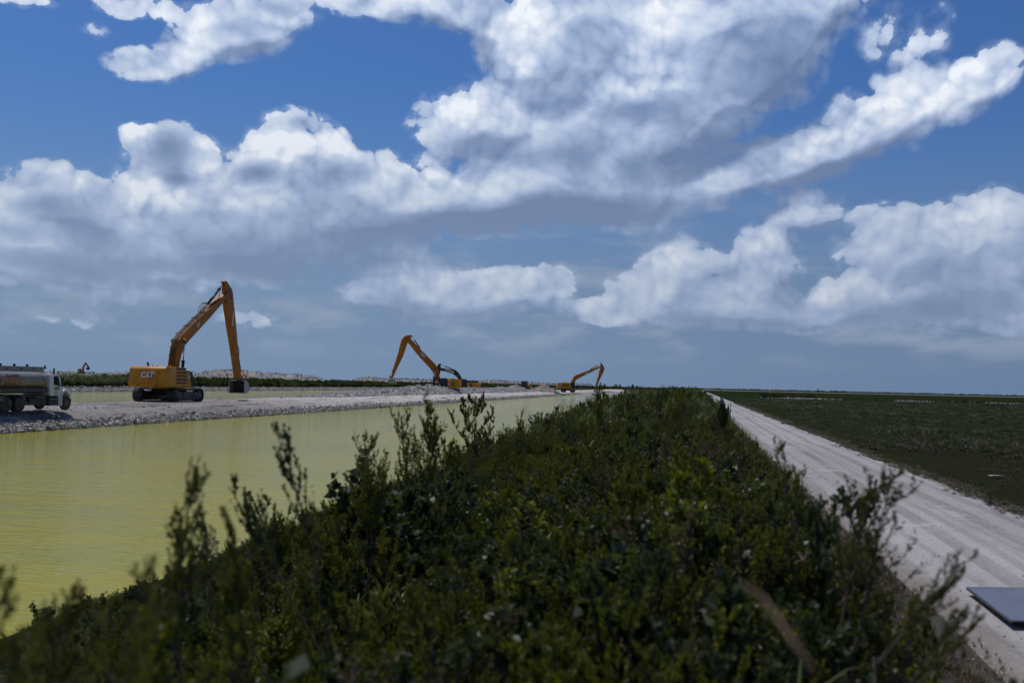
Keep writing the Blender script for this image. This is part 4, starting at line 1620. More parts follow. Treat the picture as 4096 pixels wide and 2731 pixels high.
m.box(-3.3, 2.4, -1.6, 1.6, 1.15, 1.33, bev=.02)
m.build('platform_frame', M_blk, root3)
rail(root3, [[(-.4, 1.2, 3.2), (-.4, 1.2, 3.75), (-.15, 1.2, 3.8), (.1, 1.2, 3.75), (.1, 1.2, 3.2)], [(-1.6, 1.2, 3.2), (-1.6, 1.2, 3.75), (-1.35, 1.2, 3.8), (-1.1, 1.2, 3.75), (-1.1, 1.2, 3.2)],
             [(.9, 1.4, 3.6), (.9, 1.4, 3.95), (1.7, 1.4, 4.0), (1.75, 1.4, 3.6)]], .03)
bm3 = P([(548, 455), (590, 440), (622, 456), (780, 480), (960, 520), (1010, 490), (1060, 520), (1110, 555), (1170, 610), (1210, 665), (1255, 745), (1305, 850), (1320, 930), (1215, 930), (1200, 860), (1150, 800), (1080, 735), (1020, 680), (930, 640), (820, 606), (700, 570), (550, 538)], ZB, F3, -.33)
bo3 = arm(root3, 'boom', bm3, .66, M_blk)
sk3 = P([(482, 302), (540, 290), (552, 325), (545, 400), (556, 450), (545, 545), (520, 640), (502, 730), (498, 790), (480, 790), (460, 600), (440, 450), (430, 385), (448, 345)], ZB, F3, -.28)
arm(root3, 'stick', sk3, .56, M_blk)
a_, b_ = P([(1040, 535), (545, 318)], ZB, F3, 0)
ram(root3, a_, b_, .68, .15, .07, 0)
boom_rams(root3, (1185, 840), (1120, 650), ZB, F3, -.5, .55, .4, .13)
q0_, q1_ = P([(735, 530), (920, 580)], ZB, F3, -.33)
td = Vector((q1_[0] - q0_[0], 0, q1_[1] - q0_[1]))
mid = ((q0_[0] + q1_[0]) / 2, (q0_[1] + q1_[1]) / 2)
tdn = td.normalized()
text_obj('lettering', 'DEERE', M_white, bo3, (mid[0], .336, mid[1]), tdn, Vector((tdn.z, 0, -tdn.x)), .52, bold=.012, spacing=1.05)
c3 = P([(975, 592)], ZB, F3, -.33)[0]
m = MB()
m.lathe([(.17, .0), (.29, .0), (.29, .012), (.17, .012)], (c3[0], .335, c3[1]), seg=6)
m.build('emblem', M_white, bo3)
text_obj('lettering', '470', M_white, cw3, (-2.55, 1.605, 2.45), (-1, 0, 0), (0, 0, 1), .24, bold=.005)

# ---- third long-reach excavator, boom to the right, on tracks turned towards the camera
Z4 = zoomed(2200, 1420, 8.711)
B4 = ground_at(2272, 1568, 0.45)
F4 = Frame(B4, view_turn(2272, 82))
root4 = empty('excavator', B4, F4.rz)
tag(root4, 'yellow long-reach excavator with boom to the right, stick tip down at the water', 'excavator', 'excavators at work along the canals')
crawler(root4, None, 5.2, 3.6, 1.0, 1.35, base_rot=R(-110), detail=False)
l0 = F4.fz(2229, 1550, 1.6)[0]
cw4, hs4, cb4 = house(root4, l0, 2.3, 1.6, 1.62, 3.55, False, -1, (.9, 2.7), 3.75)
gps_mast(root4, -2.4, .2, 3.6, 1.15)
gps_mast(root4, -1.55, .2, 3.6, 1.15)
rail(root4, [[(-1.1, -1.3, 3.5), (-1.1, -1.3, 4.2), (0.2, -1.3, 4.15), (.2, -1.3, 3.5)]])
bm4 = P([(700, 1010), (722, 960), (760, 880), (822, 768), (880, 710), (960, 680), (1120, 615), (1300, 545), (1500, 478), (1740, 375), (1772, 385), (1762, 428), (1600, 510), (1450, 585), (1300, 655), (1100, 762), (920, 852), (880, 905), (820, 960), (760, 1010)], Z4, F4, .4)
bo4 = arm(root4, 'boom', bm4, .8, M_yel2)
sk4 = P([(1772, 285), (1800, 282), (1850, 350), (1890, 432), (1894, 500), (1848, 625), (1760, 800), (1690, 965), (1640, 1110), (1580, 1235), (1560, 1295), (1530, 1298), (1530, 1235), (1580, 1075), (1620, 955), (1700, 640), (1745, 480), (1768, 430), (1765, 330)], Z4, F4, .3)
st4 = arm(root4, 'stick', sk4, .6, M_yel2)
a_, b_ = P([(1400, 500), (1778, 288)], Z4, F4, 0)
ram(root4, a_, b_, .62, .17, .06, 0)
boom_rams(root4, (845, 1040), (895, 845), Z4, F4, .6, .62, .45, .17)
m = MB()
kn = P([(1635, 1120), (1612, 1290), (1560, 1290), (1545, 1330)], Z4, F4, 0)
m.tube([(kn[0][0], 0, kn[0][1]), (kn[1][0], 0, kn[1][1])], .09, 8).tube([(kn[1][0], 0, kn[1][1]), (kn[2][0], 0, kn[2][1])], .1, 8)
m.build('linkage', M_buckd, st4)
t4 = P([(1545, 1300)], Z4, F4, 0)[0]
bucket(root4, t4, 1.5, .8, 1, -.5, M_buckd)
q0_, q1_ = P([(1200, 625), (1350, 570)], Z4, F4, .4)
td = Vector((q1_[0] - q0_[0], 0, q1_[1] - q0_[1])).normalized()
lp = P([(1275, 612)], Z4, F4, .4)[0]
cat_logo(root4, (lp[0], -.404, lp[1]), td, Vector((-td.z, 0, td.x)), .68, hexa=False)
cat_logo(root4, (l0 + .9, -1.605, 2.75), (1, 0, 0), (0, 0, 1), .42, hexa=False)

# ---- small far excavator on the white ridge
Z5 = zoomed(0, 1400, 4.356)
p5 = at_dist(325, 1493.5, 668)
B5 = Vector((p5.x, p5.y, p5.z))
F5 = Frame(B5, view_turn(325, 78))
root5 = empty('excavator', B5, F5.rz)
tag(root5, 'small distant yellow excavator on the white ridge at the far left', 'excavator', 'excavators at work along the canals')
crawler(root5, None, 4.6, 2.6, .7, 1.0, detail=False)
hz5 = [F5.fz(p[0], p[1]) for p in Z5([(1358, 340), (1485, 380)])]
m = MB()
m.prism([(hz5[0][0], 1.2), (hz5[0][0], 2.7), (hz5[0][0] + 1.4, 2.9), (1.4, 2.7), (1.9, 1.2)], -1.4, 1.4, bev=.06)
m.build('body', M_yel, root5)
m = MB()
m.prism([(.2, 2.7), (.3, 3.2), (-1.6, 3.2), (-1.8, 2.8)], .2, 1.3, bev=.04)
m.build('cab', M_blk, root5)
arm(root5, 'boom', P([(1435, 335), (1438, 292), (1450, 265), (1478, 222), (1492, 212), (1500, 232), (1488, 262), (1468, 290), (1466, 335)], Z5, F5, 0), .9, M_yel2)
arm(root5, 'stick', P([(1484, 214), (1500, 210), (1512, 232), (1535, 270), (1562, 298), (1548, 318), (1515, 285), (1495, 245)], Z5, F5, 0), .7, M_yel2)
m = MB()
m.prism(P([(1503, 305), (1560, 293), (1558, 345), (1510, 342)], Z5, F5, 0), -.9, .9)
m.build('bucket', M_buckd, root5)

# ---- grey screening conveyor beside it
p6 = at_dist(366, 1494, 660)
F6 = Frame((p6.x, p6.y, p6.z), view_turn(366, 84))
r6 = empty('conveyor', F6.b, F6.rz)
tag(r6, 'grey folding conveyor on the white ridge beside the small distant excavator', 'conveyor')
cv = P([(1515, 402), (1600, 375), (1632, 366), (1636, 376), (1605, 388), (1525, 412)], Z5, F6, 0)
m = MB()
m.prism(cv, -.6, .6)
m.build('belt_frame', M_bucket, r6)
m = MB()
lg = P([(1625, 370), (1642, 412), (1560, 395), (1585, 412)], Z5, F6, 0)
m.tube([(lg[0][0], 0, lg[0][1]), (lg[1][0], 0, lg[1][1])], .22, 6).tube([(lg[2][0], 0, lg[2][1]), (lg[3][0], 0, lg[3][1])], .2, 6)
m.build('leg', M_blk, r6)

# ---- bulldozer half hidden behind the spoil
p7 = at_dist(2100, 1551, 395)
F7 = Frame((p7.x, p7.y, 0.9), view_turn(2100, 80))
r7 = empty('bulldozer', F7.b, F7.rz)
tag(r7, 'dark bulldozer with open cab half hidden behind grey spoil', 'bulldozer')
m = MB()
m.box(-1.5, .9, -1.1, 1.1, 3.35, 3.50, bev=.03)
for x in (-1.4, .75):
    for y in (-1.0, 1.0):
        m.box(x - .07, x + .07, y - .07, y + .07, 1.9, 3.35)
cab7 = m.build('cab', M_blk, r7)
m = MB()
m.box(-1.3, .65, -.95, .95, 2.15, 3.32)
m.build('cab_window', M_glass, cab7)
m = MB()
m.box(-1.6, .7, -1.1, 1.1, 1.3, 2.1, bev=.05)
m.build('body', M_blk, r7)
m = MB()
m.box(.72, 1.9, -.9, .9, 1.35, 2.35, bev=.06)
m.build('hood', M_yel3, r7)
m = MB()
m.prism([(-2.1, 0), (1.6, 0), (2.1, .55), (1.5, 1.1), (-1.7, 1.1), (-2.3, .55)], -1.35, -.85, bev=.05)
m.build('track_belt', M_track, r7)
m = MB()
m.prism([(-2.1, 0), (1.6, 0), (2.1, .55), (1.5, 1.1), (-1.7, 1.1), (-2.3, .55)], .85, 1.35, bev=.05)
m.build('track_belt', M_track, r7)
m = MB()
m.box(2.4, 2.6, -1.9, 1.9, .1, 1.4, bev=.04)
m.tube([(.5, 1.4, .6), (2.4, 1.4, .5)], .1, 6).tube([(.5, -1.4, .6), (2.4, -1.4, .5)], .1, 6)
m.build('blade', M_bucket, r7)
m = MB()
m.tube([(1.3, .3, 2.3), (1.3, .3, 3.3)], .08, 8)
m.build('exhaust_pipe', M_blk, r7)

# ---- white box trailer parked far off
F8b = at_dist(2334, 1544, 1010)
F8 = Frame((F8b.x, F8b.y, 0.35), view_turn(2334, 86))
r8 = empty('semitrailer', F8.b, F8.rz)
tag(r8, 'long white box trailer parked beyond the third excavator', 'trailer')
a_, b_ = F8.fz(2303, 1531.5, 1.3), F8.fz(2364.5, 1543.5, 1.3)
m = MB()
m.box(a_[0], b_[0], -1.3, 1.3, b_[1], a_[1], bev=.05)
bx = m.build('box_body', M_whitep, r8)
m = MB()
m.box(a_[0] + .8, a_[0] + .95, -1.32, -1.30, b_[1] + .1, a_[1] - .1)
m.build('door_seam', M_blk, bx)
for x in (a_[0] + 1.5, a_[0] + 2.8):
    for y in (-1.1, 1.1):
        m = MB()
        m.lathe([(0, -.15), (.5, -.15), (.5, .15), (0, .15)], (x, y, .5), seg=16)
        m.build('wheel', M_blk, r8)
m = MB()
m.box(a_[0] + .2, b_[0] - .2, -.5, .5, .9, b_[1])
m.box(b_[0] - 3.2, b_[0] - 3.0, -1.0, 1.0, 0, b_[1])
m.build('chassis', M_blk, r8)
tm = (a_[0] + (b_[0] - a_[0]) * .78, -1.31, a_[1] * .62 + b_[1] * .38)
plate_obj('emblem', [(-1.0, .45), (-.35, .45), (.1, -.45), (-.5, -.25)], M_ink, bx, tm, (1, 0, 0), (0, 0, 1), .01)
plate_obj('lettering', [(.45, -.12), (.6, .22), (2.3, .16), (2.1, -.18), (1.5, -.02), (.9, -.22)], M_grey, bx, tm, (1, 0, 0), (0, 0, 1), .01)

# ---- far vehicles and boxes against the skyline
def far_box(name, cat, label, px, py0, py1, wpx, dist, build):
    c = at_dist(px, py1, dist)
    fr = Frame((c.x, c.y, min(c.z, 2.0)), view_turn(px, 88))
    rt = empty(name, fr.b, fr.rz)
    tag(rt, label, cat)
    k = dist / F
    build(rt, wpx * k, (py1 - py0) * k + (c.z - fr.b.z), c.z - fr.b.z)
    return rt


M_orange = flat('weathered_orange', (0.42, 0.16, 0.07), 0.6)


def b_truck(rt, w, h, g0):
    MB().prism([(-w * .5, h * .55), (-w * .42, h), (w * .36, h), (w * .5, h * .6), (w * .38, h * .4), (-w * .4, h * .4)], -1.4, 1.4, bev=.1).build('dump_body', M_orange, rt)
    MB().box(-w * .4, w * .4, -1.0, 1.0, h * .1, h * .42, bev=.1).build('chassis', M_orange, rt)
    for x in (-w * .3, w * .3):
        for y in (-1.2, 1.2):
            m = MB()
            m.lathe([(0, -.3), (h * .2, -.3), (h * .2, .3), (0, .3)], (x, y, h * .2), seg=14)
            m.build('wheel', M_blk, rt)


far_box('dump_truck', 'dump truck', 'small rusty orange dump truck on the skyline right of the white trailer', 2418, 1535.5, 1543.5, 13, 1250, b_truck)


def b_shed(rt, w, h, g0):
    m = MB()
    m.box(-w * .5, w * .5, -3, 3, 0, h * .5, bev=.05)
    m.build('wall', flat('shed_wall', (0.30, 0.25, 0.22), 0.8), rt)
    m = MB()
    m.prism([(-w * .56, h * .5), (-w * .22, h), (w * .22, h), (w * .56, h * .5)], -3.4, 3.4)
    m.build('roof', flat('shed_roof', (0.33, 0.28, 0.26), 0.8), rt)


far_box('shed', 'shed', 'small grey shed with hipped roof on the skyline', 2463, 1535, 1543.5, 15, 1350, b_shed)


def b_van(rt, w, h, g0):
    m = MB()
    m.prism([(-w * .5, h * .25), (-w * .5, h * .9), (-w * .42, h), (w * .1, h), (w * .3, h * .62), (w * .5, h * .55), (w * .5, h * .25)], -1, 1, bev=.08)
    b = m.build('body', M_whitep, rt)
    MB().prism([(-w * .3, h * .62), (-w * .28, h * .9), (w * .06, h * .9), (w * .22, h * .62)], -1.02, 1.02).build('side_window', M_glass, b)
    for x in (-w * .3, w * .32):
        for y in (-.9, .9):
            m = MB()
            m.lathe([(0, -.15), (h * .2, -.15), (h * .2, .15), (0, .15)], (x, y, h * .2), seg=14)
            m.build('wheel', M_blk, rt)


far_box('pickup_truck', 'pickup truck', 'tiny white pickup truck parked by the far trees', 2515, 1541, 1549, 15, 1100, b_van)
far_box('box_container', 'container', 'low white container beyond the top of the thicket', 2563, 1541.5, 1546, 20, 1200,
        lambda rt, w, h, g0: (MB().box(-w / 2, w / 2, -1.2, 1.2, .15, h, bev=.06).build('body', M_whitep, rt), MB().box(-w * .45, w * .45, -1, 1, 0, .14).build('skid', M_blk, rt)))

# ================================================================== fuel tank truck
M_tank = painted('dusty_aluminium', (0.27, 0.26, 0.255), 0.55, (0.18, 0.16, 0.145), 0.9, metallic=0.15, scale=1.6, streak=True)
M_alu = painted('aluminium_trim', (0.27, 0.275, 0.29), 0.4, (0.25, 0.23, 0.21), 0.5, metallic=0.5, scale=2.0)
M_under = painted('dusty_black', (0.022, 0.022, 0.023), 0.6, (0.10, 0.09, 0.08), 0.6, scale=2.5)
M_tyre = painted('dusty_tyre', (0.028, 0.028, 0.030), 0.75, (0.12, 0.115, 0.11), 0.8, scale=3.0)
M_rim = painted('dusty_rim', (0.12, 0.12, 0.12), 0.5, (0.16, 0.15, 0.14), 0.6, metallic=0.3, scale=3.0)
M_cabw = painted('cab_white', (0.70, 0.73, 0.79), 0.30, (0.36, 0.34, 0.32), 0.22, scale=1.5, coat=0.4)
M_nfs_o = flat('orange_letters', (0.46, 0.15, 0.03), 0.5)
M_nfs_b = flat('navy_letters', (0.055, 0.065, 0.10), 0.5)
M_redrefl = flat('red_reflector', (0.22, 0.03, 0.025), 0.4)

wA, wB = ground_at(76, 1646.3, 0.40), ground_at(264, 1640, 0.40)
hd = (wB - wA)
hd.z = 0
L_WB = hd.length
hd.normalize()
right = Vector((hd.y, -hd.x, 0))
TB = wB - right * 1.15                      # ground point under the middle of the front axle
FT = Frame(TB, hd)
rt = empty('tank_truck', TB, FT.rz)
tag(rt, 'dusty silver fuel tank truck with white cab driving along the causeway', 'tanker truck')
Z8 = zoomed(0, 1450, 7.467)
SD = 1.22                                    # right side plane


def q(x, y, side=SD):
    return FT.fz(x / 7.467, 1450 + y / 7.467, side)


def wheel(root, x, y, rad, w, dual=False, front=False):
    e = bpy.data.objects.new('wheel', None)
    e.location = (x, y, rad)
    link(e, root)
    sg = -1 if y < 0 else 1
    ys = [0.0] if not dual else [sg * .16, -sg * .16]
    m = MB()
    for yy in ys:
        m.lathe([(rad * .56, yy - w / 2), (rad * .86, yy - w / 2 - .015), (rad * .97, yy - w / 2 + .03), (rad, yy - w * .28), (rad, yy + w * .28), (rad * .97, yy + w / 2 - .03), (rad * .86, yy + w / 2 + .015), (rad * .56, yy + w / 2)], (0, 0, 0), seg=36)
    t = m.build('tyre', M_tyre, e, 40)
    m = MB()
    o = sg * (w / 2 if not dual else .16 + w / 2)
    if front:
        m.lathe([(rad * .56, o * .98), (rad * .50, o * .80), (rad * .30, o * .92), (rad * .22, o * 1.15), (rad * .14, o * 1.25), (0, o * 1.25)], (0, 0, 0), seg=28)
    else:
        m.lathe([(rad * .56, o), (rad * .50, o * .55), (rad * .30, o * .45), (rad * .24, o * .85), (rad * .14, o * .95), (0, o * .95)], (0, 0, 0), seg=28)
    for k in range(10):
        a = k * math.pi / 5
        m.lathe([(0, -.02), (.022, -.02), (.022, .03), (0, .03)], (rad * .38 * math.cos(a), o * (.95 if front else .55), rad * .38 * math.sin(a)), seg=6)
    m.build('rim', M_rim, e)


RW = .52
wheel(rt, 0, -1.05, RW, .30, front=True)
wheel(rt, 0, 1.05, RW, .30, front=True)
for x in (-L_WB, -L_WB - 1.32):
    wheel(rt, x, -.95, RW, .26, dual=True)
    wheel(rt, x, .95, RW, .26, dual=True)
# chassis
m = MB()
m.box(-L_WB - 2.6, 1.0, -.45, -.37, .72, 1.0)
m.box(-L_WB - 2.6, 1.0, .37, .45, .72, 1.0)
m.tube([(0, -.95, .55), (0, .95, .55)], .07, 10)
for x in (-L_WB, -L_WB - 1.32):
    m.tube([(x, -.9, .52), (x, .9, .52)], .10, 10)
    m.lathe([(0, -.22), (.24, -.12), (.24, .12), (0, .22)], (x, 0, .52), seg=14)
m.box(-3.6, -1.6, -.9, .9, .62, 1.02, bev=.05)
m.box(-L_WB - .4, -1.0, -1.0, 1.0, .98, 1.12)
m.build('chassis', M_under, rt)
# tank: oval section with a domed front head
xt1, _ = q(1490, 560)
top = q(900, 235, .25)[1]
bot = q(900, 800)[1]
zc, hz_ = (top + bot) / 2, (top - bot) / 2
xr = -L_WB - 3.2
sec = 36


def oval(sc, x):
    pts = []
    for k in range(sec):
        a = 2 * math.pi * k / sec
        ca, sa = math.cos(a), math.sin(a)
        pts.append((x, 1.22 * sc * math.copysign(abs(ca) ** .78, ca), zc + hz_ * sc * math.copysign(abs(sa) ** .85, sa)))
    return pts


def tank_mesh():
    stat = [(xr, 0.0), (xr, .6), (xr + .08, .9), (xr + .22, 1.0)]
    stat += [(xr + .22 + (xt1 - .62 - xr - .22) * i / 12, 1.0) for i in range(1, 13)]
    stat += [(xt1 - .40, .985), (xt1 - .22, .93), (xt1 - .10, .83), (xt1 - .03, .62), (xt1, .32), (xt1 + .01, 0.0)]
    V, Fc = [], []
    for x, sc in stat:
        V += oval(max(sc, .001), x)
    n = len(stat)
    for i in range(n - 1):
        for k in range(sec):
            Fc.append((i * sec + k, i * sec + (k + 1) % sec, (i + 1) * sec + (k + 1) % sec, (i + 1) * sec + k))
    me = np_mesh('tank', V, np.array(Fc)[:, ::-1], [M_tank], smooth=True)
    return link(bpy.data.objects.new('tank', me), rt)


tank = tank_mesh()
for bx_ in (q(60, 500)[0], q(60, 500)[0] - 1.7):
    m = MB()
    V = [Vector(p) for p in oval(1.006, bx_)]
    m.tube([tuple(v) for v in V] + [tuple(V[0])], .018, 6)
    m.build('weld_band', M_alu, tank)
# spill rail along the top
xs1, z_t = q(1312, 150, .62)
zt0 = q(900, 235, .62)[1]
m = MB()
zr1 = q(900, 130, .62)[1]
for y in (-.62, .58):
    m.box(xr + .3, xs1, y, y + .04, zt0 - .12, zr1)
m.box(xs1 - .04, xs1, -.62, .62, zt0 - .12, zr1)
m.box(xr + .3, xs1, -.64, -.54, zr1, zr1 + .03)
sr = m.build('spill_rail', M_alu, rt)
for px in (195, 628, 1010):
    m = MB()
    c_ = q(px, 182, .62)
    m.box(c_[0] - .10, c_[0] + .10, -.645, -.622, c_[1] - .04, c_[1] + .04, bev=.01)
    m.build('marker_lamp', M_under, sr)
for px in (8, 425, 810):
    m = MB()
    c_ = q(px, 110, .3)
    m.lathe([(0, -.25), (.075, -.25), (.075, .08), (.10, .10), (.10, .17), (0, .17)], (c_[0], -.3, zr1 + .02), axis='Z', seg=14)
    m.build('vent_cap', M_under, rt)
c_ = q(1335, 160, .5)
m = MB()
m.tube([(c_[0] - .02, -.5, zr1 - .1), (c_[0] - .02, -.5, zr1 + .18)], .03, 8).tube([(c_[0] + .06, -.5, zr1 - .1), (c_[0] + .07, -.5, zr1 + .17)], .025, 8).tube([(c_[0] - .1, -.5, zr1 - .05), (c_[0] + .2, -.5, zr1 - .03)], .04, 8)
m.build('vent_valve', M_under, sr)
# lower skirt with reflective strip
z1_, z0_ = q(900, 775)[1], q(900, 872)[1]
m = MB()
m.prism([(z_[0], z_[1]) for z_ in [(-1.16, z1_ + .1), (-1.24, z1_ - .02), (-1.24, z0_), (-1.0, z0_ - .03), (-1.0, z1_ + .05)]], xr + .2, xt1 - .22, axis='X')
m.prism([(z_[0], z_[1]) for z_ in [(1.16, z1_ + .1), (1.24, z1_ - .02), (1.24, z0_), (1.0, z0_ - .03), (1.0, z1_ + .05)]], xr + .2, xt1 - .22, axis='X')
m.box(xr + .3, xt1 - .3, -1.0, 1.0, z0_ - .10, z0_ + .1)
sk = m.build('skirt', M_under, rt)
m = MB()
m2 = MB()
zs = q(900, 832)[1]
k = 0
x = xt1 - .35
while x > xr + .4:
    (m if k % 2 == 0 else m2).box(x - .22, x, -1.252, -1.238, zs - .028, zs + .028)
    x -= .24
    k += 1
m.build('red_reflector', M_redrefl, sk)
m2.build('white_reflector', M_alu, sk)
# rear mudguards
m = MB()
pts = [q(*p) for p in [(70, 1130), (78, 1060), (100, 1010), (150, 965), (220, 945), (400, 938), (560, 940), (650, 962), (710, 1010), (750, 1080), (770, 1180), (820, 1210)]]
m.prism(pts + [(p[0] + (.0), p[1] - .045) for p in reversed(pts)], -1.26, -.62)
m.build('mudguard', M_alu, rt)
m = MB()
m.prism(pts + [(p[0] + (.0), p[1] - .045) for p in reversed(pts)], .62, 1.26)
m.build('mudguard', M_alu, rt)
# pump cabinet, hose tubes and fuel tank under the side
a_, b_ = q(1480, 1030), q(1750, 1270)
m = MB()
m.box(a_[0], b_[0], -1.20, -.5, b_[1], a_[1], bev=.05)
m.build('fuel_box', M_under, rt)
m = MB()
m.box(a_[0], b_[0], .5, 1.20, b_[1], a_[1], bev=.05)
bx_ = m.build('fuel_box', M_under, rt)
m = MB()
m.box(a_[0], b_[0] + .02, -1.24, -1.19, a_[1] - .16, a_[1] - .12)
m.box(a_[0], b_[0] + .02, -1.26, -.9, b_[1] - .02, b_[1] + .03)
m.build('step', M_alu, bx_)
a_, b_ = q(960, 1080), q(1400, 1260)
m = MB()
m.box(a_[0] - .2, b_[0], -1.15, -.3, b_[1], a_[1] + .05, bev=.04)
m.box(a_[0], b_[0] + .1, .3, 1.1, b_[1], a_[1] + .05, bev=.04)
m.build('pump_cabinet', M_under, rt)
for px in (1108, 1185, 1262, 1340):
    m = MB()
    c_ = q(px, 1030)
    m.lathe([(0, -.05), (.085, -.05), (.085, .0), (.05, .03), (0, .03)], (c_[0], -1.16, c_[1]), seg=14)
    m.build('hose_cap', M_rim, rt)
# cab
CW = 1.12
cabp = [q(*p, CW) for p in [(1490, 352), (1560, 345), (1740, 350), (1782, 372), (1800, 420), (1840, 560), (1868, 700), (1885, 742), (1885, 860), (1835, 930), (1815, 1010), (1800, 1270), (1755, 1280), (1750, 995), (1500, 995), (1490, 700)]]
m = MB()
m.prism(cabp, -CW, CW, bev=.05)
cab = m.build('cab', M_cabw, rt)
m = MB()
m.prism([q(*p, CW + .01) for p in [(1612, 402), (1735, 408), (1762, 480), (1792, 690), (1700, 672), (1612, 650)]], -CW - .012, CW + .012)
m.build('side_window', M_glass, cab)
m = MB()
ws = [q(*p, CW) for p in [(1790, 400), (1862, 690)]]
d_ = Vector((ws[1][0] - ws[0][0], ws[1][1] - ws[0][1])).normalized()
nn = (d_.y * -1 * .03, d_.x * .03)
m.prism([ws[0], ws[1], (ws[1][0] + .04, ws[1][1] + .01), (ws[0][0] + .04, ws[0][1] + .01)], -CW + .12, CW - .12)
m.build('windscreen', M_glass, cab)
m = MB()
m.prism([q(*p, CW + .01) for p in [(1598, 645), (1700, 672), (1790, 692), (1800, 705), (1700, 684), (1598, 660)]], -CW - .016, CW + .016)
m.build('door_trim', M_alu, cab)
m = MB()
m.prism([q(*p, CW) for p in [(1735, 352), (1785, 362), (1815, 390), (1805, 392), (1770, 378)]], -CW + .05, CW - .05)
m.build('sun_visor', M_cabw, cab)
# bonnet and wings
m = MB()
m.prism([q(*p, .8) for p in [(1872, 700), (1930, 722), (1985, 760), (2030, 800), (2110, 850), (2135, 900), (2135, 1050), (1880, 1050)]], -.72, .72, bev=.06)
hood = m.build('bonnet', M_cabw, rt)
m = MB()
m.prism([q(*p, .8) for p in [(2136, 870), (2150, 880), (2150, 1050), (2136, 1050)]], -.6, .6)
m.build('grille', M_under, hood)
arc_o = [(1835, 1290), (1838, 1150), (1838, 1040), (1850, 950), (1885, 870), (1930, 815), (1975, 795), (2040, 815), (2090, 860), (2120, 930), (2132, 1035)]
arc_i = [(2090, 1035), (2075, 960), (2040, 900), (1990, 866), (1940, 868), (1900, 905), (1872, 970), (1862, 1050), (1858, 1150), (1856, 1290)]
m = MB()
fp = [q(*p, SD) for p in arc_o + arc_i]
m.prism(fp, -SD, -.66)
m.build('wing', M_cabw, hood)
m = MB()
m.prism(fp, .66, SD)
m.build('wing', M_cabw, hood)
m = MB()
a_, b_ = q(2075, 1065, SD), q(2130, 1200, SD)
m.box(b_[0] - .25, b_[0], -SD, SD, b_[1], a_[1], bev=.05)
m.build('bumper', M_under, rt)
c_ = q(2095, 1000, SD)
for y in (-.98, .98):
    m = MB()
    m.box(c_[0] - .04, c_[0] + .03, y - .16, y + .16, c_[1] - .1, c_[1] + .1, bev=.03)
    m.build('headlight', M_glass, hood)
# exhaust stack, air intake, mirrors
m = MB()
a_, b_ = q(1575, 900, 1.0), q(1578, 200, 1.0)
m.tube([(a_[0], -1.02, a_[1]), (a_[0], -1.02, b_[1] - .9)], .10, 14)
m.tube([(a_[0], -1.02, b_[1] - .9), (a_[0], -1.02, b_[1] - .12), (a_[0] + .03, -1.02, b_[1]), (a_[0] - .03, -1.02, b_[1] + .05)], .065, 12)
m.build('exhaust_stack', M_under, rt)
a_, b_ = q(1870, 440, 1.4), q(1872, 690, 1.4)
for sg in (-1, 1):
    m = MB()
    m.box(a_[0] - .06, a_[0] + .05, sg * 1.42 - .10, sg * 1.42 + .10, b_[1], a_[1], bev=.025)
    t0, t1 = q(1790, 400, 1.2), q(1770, 712, 1.2)
    m.tube([(t0[0], sg * 1.1, t0[1]), (a_[0], sg * 1.42, a_[1] + .03)], .018, 6)
    m.tube([(t1[0], sg * 1.1, t1[1]), (a_[0] - .02, sg * 1.42, b_[1] - .02)], .018, 6)
    m.build('mirror', M_under, cab)
# writing on the tank and the door
def two_tone(parent, cx, cz, h, y, width):
    """the letters NFS twice: navy set above, orange set lower and a little to the left"""
    a = text_obj('lettering', 'NFS', M_nfs_b, parent, (cx + h * .12, y, cz + h * .38), (1, 0, 0), (0, 0, 1), h * .92, bold=h * .05, spacing=.92, xs=width, shear=.12)
    w = text_obj('lettering_outline', 'NFS', M_alu, parent, (cx - h * .02, y - .006, cz - h * .16), (1, 0, 0), (0, 0, 1), h * .92, bold=h * .085, spacing=.92, xs=width, shear=.12)
    b = text_obj('lettering', 'NFS', M_nfs_o, parent, (cx - h * .02, y - .012, cz - h * .16), (1, 0, 0), (0, 0, 1), h * .92, bold=h * .045, spacing=.92, xs=width, shear=.12)


l_a, l_b = q(150, 375), q(520, 610)
lw = l_b[0] - l_a[0]
lh = l_a[1] - l_b[1]
two_tone(tank, (l_a[0] + l_b[0]) / 2, (l_a[1] + l_b[1]) / 2, lh * .66, -1.245, lw / (lh * .66 * 2.05))
t_ = q(305, 648)
text_obj('small_lettering', 'NATIONAL FUEL SERVICES', M_nfs_b, tank, (t_[0], -1.245, t_[1]), (1, 0, 0), (0, 0, 1), .085, bold=.003, xs=lw / 1.45)
pd = q(-20, 535)
pr_ = abs(q(55, 535)[0] - pd[0])
ph_ = .26
plq = plate_obj('placard', [(-pr_, 0), (0, -ph_), (pr_, 0), (0, ph_)], M_redrefl, tank, (pd[0], -1.250, pd[1]), (1, 0, 0), (0, 0, 1), .006)
l_a, l_b = q(1615, 738, CW), q(1762, 820, CW)
lw, lh = l_b[0] - l_a[0], l_a[1] - l_b[1]
two_tone(cab, (l_a[0] + l_b[0]) / 2, (l_a[1] + l_b[1]) / 2, lh * .66, -CW - .008, lw / (lh * .66 * 2.05))
m = MB()                                     # printed lines too small to read
for (yy, x1, hh) in ((834, 1750, .012), (866, 1742, .022), (912, 1732, .022), (940, 1716, .022), (970, 1725, .022)):
    a_, b_ = q(1622, yy, CW), q(x1, yy, CW)
    m.box(a_[0], b_[0], -CW - .010, -CW - .004, a_[1] - hh / 2, a_[1] + hh / 2)
m.build('small_print', M_grey, cab)
